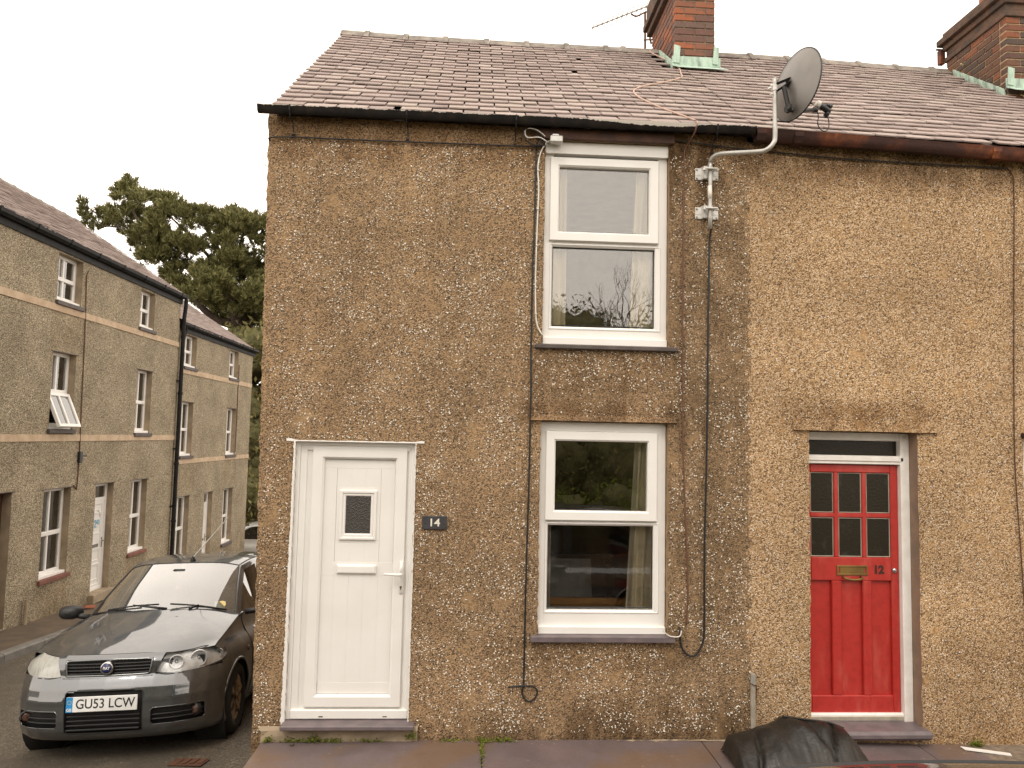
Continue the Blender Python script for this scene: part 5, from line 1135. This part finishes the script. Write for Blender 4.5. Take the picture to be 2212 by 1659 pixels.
    # bonnet
    ex = [.40, .58, .84, 1.14]; E_ = [(Ys(x, edgeZ(x)), x, edgeZ(x)) for x in ex]
    rows = [[(0, .118, .802), (.16, .124, .802), (.30, .142, .800), (.407, .165, .792), (.52, .26, .782), (.62, .345, .785), E_[0]],
            [(0, .27, .852), (.16, .275, .852), (.30, .285, .850), (.40, .30, .845), (.53, .37, .827), (.64, .455, .818), (Ys(.50, edgeZ(.5)), .50, edgeZ(.50))],
            [(0, .50, .920), (.18, .505, .919), (.34, .515, .915), (.44, .525, .907), (.56, .55, .886), (.66, .58, .861), E_[1]],
            [(0, .75, .984), (.19, .753, .982), (.37, .765, .975), (.47, .775, .965), (.57, .79, .946), (.66, .815, .917), E_[2]],
            [(0, .955, 1.036), (.19, .965, 1.033), (.38, .985, 1.024), (.48, 1.01, 1.010), (.57, 1.045, .990), (.65, 1.095, .962), E_[3]]]
    S_ = surf(rows, 4, 5); bn = part('bonnet', sym(MB(), S_), B, c, True)
    for s_ in (1, -1):
        me = MB(); me.tube([(s_*(p.x+.003), p.y, p.z-.002) for p in [r[-1] for r in S_]], .0045, 5); part('panel_gap', me, M['trim'], bn)
        if detail:
            me = MB(); me.box(s_*.25-.018, s_*.25+.018, .80, .822, .978, .994, c=.006); part('washer_jet', me, M['trim'], bn)
    # cowl
    mb = MB(); sym(mb, surf([[(0, .945, 1.026), (.38, .98, 1.014), (.58, 1.05, .976), (.70, 1.15, .944)], [(0, 1.03, 1.040), (.38, 1.06, 1.030), (.60, 1.14, .990), (.69, 1.2, .955)]], 5, 2)); part('cowl', mb, M['trim'], c, True)
    # sides with wheel arches
    for s_ in (1, -1):
        mb = MB(); nx, nz = 170, 30; ids = {}
        for i in range(nx+1):
            X = .40+3.42*i/nx
            for j in range(nz+1):
                Z = .165+(edgeZ(X)-.165)*j/nz; ids[i, j] = len(mb.v); mb.v.append((s_*Ys(X, Z), X, Z))
        for i in range(nx):
            for j in range(nz):
                X = .40+3.42*(i+.5)/nx; Z = mb.v[ids[i, j]][2]+.012
                if any(math.hypot(X-wx, Z-.285) < .335 for wx in (.78, 3.24)): continue
                if .668 < Z < .775 and X < .40+.13*(1-abs(Z-.718)/.06): continue
                mb.f.append((ids[i, j], ids[i+1, j], ids[i+1, j+1], ids[i, j+1])); mb.mi.append(0)
        sd = part('side_panel', mb, B, c, True)
        for wx in (.78, 3.24):
            a_ = [R(-18)+R(216)*k/30 for k in range(31)]
            me = MB(); me.tube([(s_*(Ys(wx+.338*math.cos(q), max(.2, .285+.338*math.sin(q)))-.001), wx+.338*math.cos(q), .285+.338*math.sin(q)) for q in a_], .012, 6); part('arch_lip', me, B, sd, True)
            me = MB(); me.lathe([(.35, .0), (.35, .25), (.0, .25)], (s_*.80, wx, .285), (-s_, 0, 0), 24); part('wheel_well', me, M['dark'], c, True)
            th = [(.19, .02), (.20, -.01), (.24, -.014), (.275, -.008), (.292, .015), (.296, .05), (.296, .13), (.28, .16), (.2, .17)]
            me = MB(); me.lathe(th, (s_*.805, wx, .292), (-s_, 0, 0), 36); wh = part('wheel', me, M['tyre'], c, True)
            me = MB(); me.lathe([(.0, .03), (.045, .02), (.05, .035), (.14, .075), (.175, .06), (.19, .012), (.202, .002), (.206, .02)], (s_*.805, wx, .292), (-s_, 0, 0), 30); part('rim', me, M['rim'], wh, True)
            for k in range(6):
                a = k*math.pi/3+.3; me = MB(); d = Vector((0, math.cos(a), math.sin(a))); o_ = Vector((s_*.808, wx, .292)); n_ = Vector((-s_, 0, 0)); t_ = d.cross(n_)
                me.add([o_+d*.03+t_*.022-n_*-.012, o_+d*.03-t_*.022+n_*.012, o_+d*.19-t_*.016+n_*.004, o_+d*.19+t_*.016+n_*.004, o_+d*.03+t_*.022+n_*.05, o_+d*.03-t_*.022+n_*.05, o_+d*.19-t_*.016+n_*.05, o_+d*.19+t_*.016+n_*.05], [(0, 1, 2, 3), (0, 3, 7, 4), (1, 5, 6, 2), (2, 6, 7, 3)]); part('spoke', me, M['rim'], wh)
        # door gap, handle, side lamp
        me = MB(); me.tube([(s_*(Ys(1.22, z)+.001), 1.22, z) for z in [.24+.7*k/14 for k in range(15)]], .004, 5); me.tube([(s_*(Ys(2.42, z)+.001), 2.42, z) for z in [.24+.7*k/14 for k in range(15)]], .004, 5); part('door_gap', me, M['trim'], sd)
        me = MB(); me.box(s_*.80-.02, s_*.80+.045 if s_ > 0 else s_*.80+.02, 2.18, 2.36, .80, .835, c=.008) if s_ > 0 else me.box(-.845, -.78, 2.18, 2.36, .80, .835, c=.008); part('handle', me, B, c)
        me = MB(); me.lathe([(0, -.012), (.022, -.006), (.024, .006)], (s_*Ys(1.08, .66), 1.08, .66), (-s_, 0, 0), 14); part('side_repeater', me, M['bulb'], c, True)
        # mirror
        me = MB(); rows = []
        for (X, k) in ((1.27, .0), (1.275, .55), (1.29, .82), (1.33, 1.), (1.38, 1.), (1.40, .96)):
            rows.append([(s_*(.90+.10*k*math.copysign(abs(math.cos(a))**.75, math.cos(a))), X, 1.0+.062*k*math.copysign(abs(math.sin(a))**.75, math.sin(a))) for a in [2*math.pi*q/24 for q in range(25)]])
        me.grid(rows); me.tube([(s_*.72, 1.33, .955), (s_*.80, 1.335, .965), (s_*.86, 1.34, .98)], [.028, .026, .03], 8); part('mirror', me, M['trim'], c, True)
        # headlight
        hr = [[(.350, .082, .648), (.46, .098, .640), (.57, .152, .640), (.675, .25, .648), (.770, .395, .672)],
              [(.372, .105, .712), (.47, .130, .714), (.575, .195, .718), (.685, .31, .722), (.792, .49, .712)],
              [(.405, .163, .786), (.49, .236, .783), (.575, .31, .788), (.655, .395, .794), (.765, .535, .752)]]
        H_ = surf(hr, 6, 5); H_ = [[(s_*p.x, p.y, p.z) for p in r] for r in H_]
        foggy = detail and s_ < 0
        me = MB(); me.grid(H_); hl = part('headlight', me, M['haze_lens'] if foggy else M['lamplens'], c, True)
        me = MB(); me.grid([[(x-s_*.012, y+.045, z) for x, y, z in r] for r in H_]); part('reflector', me, M['lamp'], hl, True)
        if not foggy:
            for (u, v, rad) in ((7, 5, .052), (15, 5, .062), (21, 6, .03)):
                x, y, z = H_[v][u]; o_ = Vector((x-s_*.006, y+.03, z)); n_ = Vector((-s_*.35, 1, 0)).normalized()
                me = MB(); me.lathe([(rad, -.014), (rad*1.08, -.008), (rad, .004), (rad*.75, .024), (rad*.3, .034), (0, .034)], o_, n_, 22); bw = part('lamp_bowl', me, M['lamp'], hl, True)
                me = MB(); me.lathe([(0, -.004), (rad*.22, .002), (rad*.28, .03)], o_, n_, 12); part('bulb', me, M['bulb'] if rad < .04 else M['chrome'], hl, True)
        me = MB(); me.tube([Vector(p)+Vector((0, .002, -.004)) for p in H_[0]], .006, 6); me.tube([Vector(r[-1]) for r in H_], .004, 6); me.tube([Vector(p)+Vector((0, .0, .002)) for p in H_[-1]], .0035, 6); me.tube([Vector(r[0]) for r in H_], .0035, 6); part('seal', me, M['trim'], hl, True)
    # hull that closes the gaps
    mb = MB(); mb.box(-.66, .66, .30, 3.62, .17, .74); mb.box(-.70, .70, 1.10, 3.60, .16, .80); mb.box(-.45, .45, .16, .4, .2, .74); part('underbody', mb, M['dark'], c)
    # glasshouse
    wr = [[(0, 1.0, 1.034), (.18, 1.005, 1.033), (.38, 1.035, 1.022), (.54, 1.095, .996), (.655, 1.185, .958)],
          [(0, 1.35, 1.232), (.17, 1.353, 1.231), (.35, 1.375, 1.224), (.49, 1.42, 1.205), (.588, 1.485, 1.178)],
          [(0, 1.70, 1.412), (.16, 1.702, 1.411), (.31, 1.715, 1.406), (.43, 1.745, 1.392), (.525, 1.79, 1.368)]]
    W_ = surf(wr, 4, 6); ws = part('windscreen', sym(MB(), W_), M['windscreen'], c, True)
    rr2 = [wr[2], [(0, 2.1, 1.462), (.18, 2.1, 1.461), (.34, 2.1, 1.455), (.47, 2.1, 1.442), (.552, 2.1, 1.412)], [(0, 2.6, 1.475), (.18, 2.6, 1.474), (.34, 2.6, 1.468), (.47, 2.6, 1.454), (.558, 2.6, 1.424)], [(0, 3.1, 1.455), (.18, 3.1, 1.454), (.34, 3.1, 1.448), (.46, 3.1, 1.435), (.545, 3.1, 1.405)], [(0, 3.42, 1.40), (.18, 3.42, 1.40), (.33, 3.42, 1.393), (.44, 3.42, 1.38), (.52, 3.42, 1.35)]]
    R_ = surf(rr2, 4, 5); rf = part('roof', sym(MB(), R_), B, c, True)
    me = MB(); fr_ = [Vector(p) for p in W_[-1]]; me.tube([Vector((-p.x, p.y, p.z)) for p in fr_[::-1]]+fr_[1:], .006, 5); part('screen_seal', me, M['trim'], rf)
    rl = [r[-1] for r in W_]+[r[-1] for r in R_][1:]
    def out(p, k):
        return Vector((p.x+.030*k, p.y+.02*k*(1 if p.y < 1.8 else 0), p.z-.020*k*(1+.3*k)))
    for s_ in (1, -1):
        strip = [[out(p, k) for p in rl] for k in (0, .35, .7, 1.2, 1.6)]; strip[1] = [p+Vector((.003, 0, .010)) for p in strip[1]]; strip[2] = [p+Vector((.006, 0, .008)) for p in strip[2]]
        me = MB(); me.grid([[(s_*p.x, p.y, p.z) for p in r] for r in strip]); pr_ = part('roof_rail', me, B, c, True)
        me = MB(); me.tube([(s_*p.x, p.y, p.z+.002) for p in rl], .006, 5); part('rail_seal', me, M['trim'], pr_)
        ou = strip[-1]; top = [p for p in ou if p.y > 1.23]
        me = MB(); me.grid([[(s_*lerp(Ys(p.y, edgeZ(p.y))-.004, p.x, k), p.y, lerp(edgeZ(p.y)-.002, p.z, k)) for p in top] for k in (0, .33, .66, 1)]); part('side_window', me, M['carglass'], c, True)
        for X in (2.42, 3.15):
            q = min(top, key=lambda p: abs(p.y-X)); me = MB(); me.grid([[(s_*(lerp(Ys(q.y, edgeZ(q.y))-.004, q.x, k)+.006), q.y+d, lerp(edgeZ(q.y), q.z, k)) for d in ((-.05, .05) if X < 3 else (-.03, .3))] for k in (0, .5, 1)]); part('door_pillar', me, M['trim'] if X < 3 else B, c)
    e_ = rr2[-1]
    T_ = surf([e_, [(0, 3.62, 1.10), (.2, 3.62, 1.10), (.4, 3.60, 1.09), (.52, 3.57, 1.07), (.63, 3.52, 1.05)], [(0, 3.76, .88), (.25, 3.76, .88), (.48, 3.74, .87), (.62, 3.70, .87), (.69, 3.66, .90)], [(0, 3.84, .55), (.25, 3.84, .55), (.5, 3.82, .55), (.66, 3.78, .55), (.72, 3.74, .55)], [(0, 3.80, .2), (.25, 3.80, .2), (.5, 3.78, .2), (.66, 3.74, .2), (.70, 3.7, .2)]], 4, 4)
    part('tailgate', sym(MB(), T_), B, c, True)
    # cabin
    mb = MB(); mb.grid([[(-.66, 1.12, .93), (.66, 1.12, .93)], [(-.62, 1.38, .96), (.62, 1.38, .96)], [(-.62, 1.55, .88), (.62, 1.55, .88)], [(-.62, 1.6, .5), (.62, 1.6, .5)]]); part('dashboard', mb, M['trim'], c, True)
    if detail:
        for sx in (-.36, .36):
            mb = MB(); mb.box(sx-.23, sx+.23, 2.25, 2.40, .55, 1.10, c=.05); mb.box(sx-.12, sx+.12, 2.33, 2.42, 1.13, 1.29, c=.03); part('seat', mb, M['sofa'], c, True)
        mb = MB(); a_ = [2*math.pi*k/24 for k in range(25)]; mb.tube([(-.36+.18*math.cos(q), 1.72+.07*math.sin(q), .97+.165*math.sin(q)) for q in a_], .014, 6, cap=False); part('steering_wheel', mb, M['trim'], c, True)
        # wipers
        def wsp(Y, v):
            r = W_[min(int(v*(len(W_)-1)), len(W_)-1)]; Ya = abs(Y)
            k = min(range(len(r)), key=lambda i: abs(r[i].x-Ya)); return Vector((Y, r[k].y-.02, r[k].z+.025))
        for (pv, tip) in (((-.20, .985, .985), (.30, .085)), ((-.62, 1.10, .955), (-.18, .085))) if False else (((.10, .99, 1.04), ((-.43, .03), (.02, .12))), ((.30, .99, 1.035), ((.12, .10), (.60, .075)))):
            me = MB(); a, b = wsp(*tip[0]), wsp(*tip[1]); m = (a+b)/2
            me.tube([a, (a+m)/2+Vector((0, -.004, .008)), m+Vector((0, -.006, .012)), (b+m)/2+Vector((0, -.004, .008)), b], .008, 6)
            me.tube([Vector(pv), lerp(Vector(pv), m, .5)+Vector((0, -.01, .012)), m+Vector((0, -.012, .02))], [.014, .010, .007], 6); part('wiper', me, M['trim'], c, True)
        me = MB(); a, b = wsp(-.60, .02), wsp(-.12, .075); me.tube([a, (a+b)/2+Vector((0, -.005, .008)), b], .008, 6); part('wiper', me, M['trim'], c, True)
        me = MB(); me.lathe([(.030, 0), (.026, .02), (.014, .045), (.006, .055)], (.06, 1.80, 1.418), (0, -.35, 1), 12); an = part('aerial_base', me, M['trim'], c, True)
        me = MB(); me.tube([(.06, 1.785, 1.465), (.06, 1.97, 1.80)] if False else [(.06, 1.79, 1.46), (.34, 1.99, 1.86)], [.006, .004], 6); part('aerial_rod', me, M['galv'], an)
        q = wsp(.535, .22)+Vector((.0, .028, -.03)); me = MB(); me.lathe([(0, 0), (.036, 0), (.036, .003), (0, .003)], q, Vector((.25, -.7, .65)), 18); part('tax_disc', me, M['sticker'], ws)
        q = wsp(.53, .10)+Vector((.0, .03, -.03)); e1 = Vector((1, .5, -.1)).normalized(); e2 = Vector((-.15, .75, .62)).normalized(); me = MB(); me.add([q-e1*.05, q+e1*.045, q+e1*.045+e2*.09, q-e1*.05+e2*.09], [(0, 1, 2, 3)]); me.add([v+Vector((.0, -.002, .002)) if False else (v[0], v[1]+.002, v[2]-.002) for v in me.v[:4]], [(3, 2, 1, 0)]); part('paper_permit', me, M['paper'], ws)
        me = MB(); me.box(-.06, .06, 1.56, 1.60, 1.30, 1.36, c=.012); part('rear_view_mirror', me, M['trim'], c, True)
    return c
def pose(X, Y, Z, yaw, pit, rol):
    fw = Vector((-math.sin(yaw), -math.cos(yaw), 0)); lf = Vector((math.cos(yaw), -math.sin(yaw), 0)); up = Vector((0, 0, 1))
    fw2 = fw*math.cos(pit)+up*math.sin(pit); up2 = lf.cross(-fw2)
    return (X, Y, Z), fw2, lf*math.cos(rol)+up2*math.sin(rol), -lf*math.sin(rol)+up2*math.cos(rol)
make_car('dark grey metallic hatchback parked nose to the camera round the corner', 'paint_grey', True, *pose(-1.285, .516, -.395, R(-1.916), R(6.04), R(1.943)))
make_car('black hatchback parked close to the camera at the bottom right', 'paint_dark', False, *pose(.30, -3.93, -.158, R(90), 0, 0))
make_car('pale silver car at the end of the side street, glimpsed past the house corner', 'paint_silver', False, *pose(-7.4, 20.0, -2.25, R(90), 0, 0))
M['hedge_in'] = simple('inner_hedge_leaves', (.085, .080, .030), .9, (.13, .12, .045), 9, bump=.6, bsc=14, bd=.05)
# ------------------------------------------------------------------ trees and greenery
def tuft(mb, p, ax, n, L, wd, rn):
    ax = ax.normalized(); e1 = ax.orthogonal().normalized(); e2 = ax.cross(e1)
    for _ in range(n):
        a = rn.uniform(0, 6.283); s_ = rn.uniform(.25, 1.25); d = (ax+(e1*math.cos(a)+e2*math.sin(a))*s_).normalized(); l = L*rn.uniform(.7, 1.15); sd = d.cross(Vector((rn.gauss(0, 1), rn.gauss(0, 1), rn.gauss(0, 1)))).normalized()*wd
        b0 = p+ax*rn.uniform(-.08, .12); k = len(mb.v); mb.v += [tuple(b0-sd*.6), tuple(b0+sd*.6), tuple(b0+d*l*.6+sd), tuple(b0+d*l), tuple(b0+d*l*.6-sd)]; mb.f.append((k, k+1, k+2, k+3, k+4)); mb.mi.append(0)
def inpoly(p, poly):
    c = False; n = len(poly)
    for i in range(n):
        a, b = poly[i], poly[i-1]
        if (a[1] > p[1]) != (b[1] > p[1]) and p[0] < (b[0]-a[0])*(p[1]-a[1])/(b[1]-a[1])+a[0]: c = not c
    return c
PT = wroot('pine_tree', tuple(at((521, 720), 26.0).xy)+(-2.6,), 'tall dark green pine with spreading limbs behind the far houses', 'tree')
rn = random.Random(17)
out_ = [(238, 470), (250, 425), (262, 398), (282, 392), (300, 425), (322, 418), (348, 420), (372, 436), (408, 448), (436, 446), (452, 455), (480, 462), (508, 455), (522, 470), (545, 465), (562, 484), (600, 470), (660, 500), (720, 560), (700, 640), (620, 690), (560, 665), (530, 690), (500, 668), (470, 655), (440, 660), (400, 640), (350, 580), (300, 548), (268, 520), (246, 502)]
mb = MB(); pads = []
for q in ((400, 628), (420, 640), (445, 655), (462, 650), (380, 612), (540, 690), (560, 700), (555, 680), (575, 690), (590, 700), (610, 700), (540, 660), (520, 640), (480, 630), (500, 610)): pads.append((at(q, 26+rn.uniform(-1.5, 2.5)), rn.uniform(.3, .5)))
while len(pads) < 215:
    p = (rn.uniform(235, 720), rn.uniform(388, 700))
    if not inpoly(p, out_): continue
    if 360 < p[0] < 480 and 545 < p[1] < 575 and rn.random() < .5: continue
    pads.append((at(p, 26+rn.uniform(-2.6, 2.6)), rn.uniform(.26, .50)))
LOW = [(400, 600), (440, 560), (600, 540), (660, 690), (560, 712), (480, 690), (430, 655)]
while len(pads) < 300:
    p = (rn.uniform(400, 660), rn.uniform(540, 712))
    if inpoly(p, LOW): pads.append((at(p, 26+rn.uniform(-2, 3.5)), rn.uniform(.25, .48)))
for i in range(len(out_)-12):
    a, b = out_[i], out_[i+1]
    for k in range(2):
        q = (lerp(a[0], b[0], k/2)+rn.uniform(-2, 4), lerp(a[1], b[1], k/2)+rn.uniform(2, 9)); pads.append((at(q, 26+rn.uniform(-1.5, 1.5)), rn.uniform(.22, .36)))
for q in ((182, 438), (186, 452), (180, 466), (205, 470), (214, 458), (232, 486), (190, 482), (208, 492)): pads.append((at(q, 26), .20))
pc = at((500, 640), 26)
for (c, r) in pads:
    for _ in range(int(44*(r/.5)**1.7)+6):
        d = Vector((rn.gauss(0, 1), rn.gauss(0, 1), rn.gauss(0, .75))).normalized(); p = c+d*r*rn.uniform(.3, 1.)*Vector((1, 1, .8)).length/1.6
        tuft(mb, p, Vector((d.x*.6+(c-pc).normalized().x*.4, d.y*.6, .8+d.z*.4)), 16, .20, .017, rn)
part('crown', mb, M['pine'], PT, fix=False)
bk = Vector(PT.location); mb = MB()
tp = [bk, at((521, 900), 26), at((522, 780), 26), at((516, 715), 26), at((505, 665), 26), at((490, 600), 26), at((470, 540), 26.2), at((440, 480), 26.3)]
mb.tube(cat_rom(tp, 4), [lerp(.50, .07, (k/28)**.8) for k in range(29)], 10)
part('trunk', mb, M['bark'], PT, True)
for pts, r0 in ((((516, 705), (470, 690), (440, 668), (415, 640), (380, 600)), .22), (((520, 715), (548, 690), (575, 670), (620, 640), (670, 600)), .24), (((505, 668), (470, 640), (430, 600), (380, 560), (320, 520), (270, 500)), .15), (((512, 700), (530, 660), (555, 610), (580, 560)), .17), (((500, 650), (480, 590), (420, 520), (370, 470)), .12), (((270, 500), (235, 478), (210, 462), (184, 444)), .05), (((250, 490), (222, 487), (205, 480)), .035), (((320, 520), (285, 450), (272, 405)), .07), (((524, 760), (548, 742), (570, 735), (600, 720)), .16), (((500, 690), (470, 700), (440, 690)), .07), (((535, 700), (560, 712), (590, 700)), .08), (((505, 680), (520, 640), (530, 600)), .08)):
    y0 = 26; P_ = cat_rom([at(p, y0+rn.uniform(-.5, .5)*(i > 0)) for i, p in enumerate(pts)], 4); mb = MB(); mb.tube(P_, [lerp(r0, r0*.25, k/(len(P_)-1)) for k in range(len(P_))], 7); part('limb', mb, M['bark'], PT, True)
def foliage(name, cs, n, s0, mat, label, cat, seed, flat=.35):
    rn = random.Random(seed); mb = MB(); tot = sum(r for _, r in cs)
    for (c, r) in cs:
        c = Vector(c)
        for _ in range(int(n*r/tot)):
            d = Vector((rn.gauss(0, 1), rn.gauss(0, 1), rn.gauss(0, 1))).normalized(); p = c+d*r*rn.uniform(.72, 1.16); s_ = s0*rn.uniform(.6, 1.3)
            a = (d+Vector((rn.gauss(0, .8), rn.gauss(0, .8), rn.gauss(0, .8)))).normalized(); b = a.orthogonal().normalized(); e = a.cross(b); q = rn.uniform(0, 6.28); u = b*math.cos(q)+e*math.sin(q); v = a.cross(u)
            k = len(mb.v); mb.v += [tuple(p-u*s_), tuple(p+v*s_*.45+a*s_*.1), tuple(p+u*s_), tuple(p-v*s_*.45+a*s_*.1)]; mb.f.append((k, k+1, k+2, k+3)); mb.mi.append(0)
    return mb
def shrub(name, cs, n, s0, mat, label, cat, seed, stem=None, group=None):
    xs = [c[0] for c, r in cs]; ys_ = [c[1] for c, r in cs]; zb = min(c[2]-r for c, r in cs)
    core = MB()
    for i_, (c, r) in enumerate(cs):
        bm = bmesh.new(); bmesh.ops.create_icosphere(bm, subdivisions=4, radius=r*.80); bm.verts.index_update()
        core.add([tuple(Vector(c)+v.co*(1+.35*mnoise.noise(v.co*2.2/r+Vector((i_, 0, 0)))+.22*mnoise.noise(v.co*7/r+Vector((0, i_, 0)))+.16*mnoise.noise(v.co*17/r))) for v in bm.verts], [[v.index for v in f.verts] for f in bm.faces]); bm.free()
    h = wroot(name, (sum(xs)/len(xs), sum(ys_)/len(ys_), zb), label, cat, group)
    part('foliage', foliage(name, cs, n, s0, mat, label, cat, seed), M[mat], h, fix=False)
    part('inner_foliage', core, M['hedge_in'], h, True)
    mb = MB(); rn = random.Random(seed)
    for (c, r) in cs: mb.tube([(c[0], c[1], zb), (c[0]+rn.uniform(-.2, .2), c[1], c[2]), (c[0], c[1], c[2]+r*.4)], [.05, .035, .01], 6)
    part('stem', mb, M['bark'], h, True); return h
rn = random.Random(5)
shrub('hedge', [((-6.6+rn.uniform(-1.8, 2.2), 23.5+rn.uniform(-.8, 2), z), rn.uniform(1.0, 1.5)) for z in (-1.2, -.2, .8, 1.9, 3.0, 4.2, 5.2) for _ in range(4)], 9000, .14, 'hedge', 'dark tall hedge filling the gap beyond the far house', 'hedge', 8)
# greenery across the road, seen only in the window reflections
shrub('bush', [((2.2+.9*i+rn.uniform(-.2, .2), -7.6+rn.uniform(-.3, .3), .80+rn.uniform(-.15, .25)), rn.uniform(.55, .8)) for i in range(-2, 4)], 14000, .032, 'bush', 'bright green low bush across the road, mirrored in the lower window', 'bush', 9)
for i in range(2):
    shrub('hedge', [((-6+9*i+rn.uniform(-4, 5), -11.5+rn.uniform(-1, 1), z), rn.uniform(1.1, 1.5)) for z in (1.3, 2.8, 4.15) for _ in range(8)], 46000, .055, 'hedge', ('dark hedge across the road, left half of the mirrored greenery', 'dark hedge across the road, right half of the mirrored greenery')[i], 'hedge', 20+i)
def bare(x, y, h, seed, label):
    rn = random.Random(seed); b = wroot('bare_tree', (x, y, .3), label, 'tree', 'bare trees across the road'); mbt, mbb = MB(), MB()
    def grow(p, d, L, r, lv, mb):
        q = p+d*L; m = (p+q)/2+Vector((rn.gauss(0, .06), rn.gauss(0, .06), 0))*L; mb.tube([p, m, q], [r, r*.85, r*.7], 5 if lv < 3 else 3, cap=False)
        if lv == 0: mb = mbb
        if lv < 7:
            for _ in range(3 if lv < 4 else 2):
                dd = (d+Vector((rn.gauss(0, .5), rn.gauss(0, .5), rn.uniform(.0, .45)))).normalized(); grow(q, dd, L*rn.uniform(.62, .85), r*.62, lv+1, mbb)
    grow(Vector((x, y, .3)), Vector((0, 0, 1)), h*.28, h*.018, 0, mbt)
    part('trunk', mbt, M['bark'], b, True); part('branches', mbb, M['twig'], b)
bare(2.3, -13.2, 6.4, 3, 'bare leafless tree across the road, mirrored in the upper window'); bare(5.6, -14.5, 6.0, 4, 'bare leafless tree across the road, farther right')
bare(.2, -12.6, 5.6, 6, 'small bare tree across the road, left of the taller one'); bare(3.9, -12.9, 5.2, 8, 'slender bare tree across the road between the two larger ones')
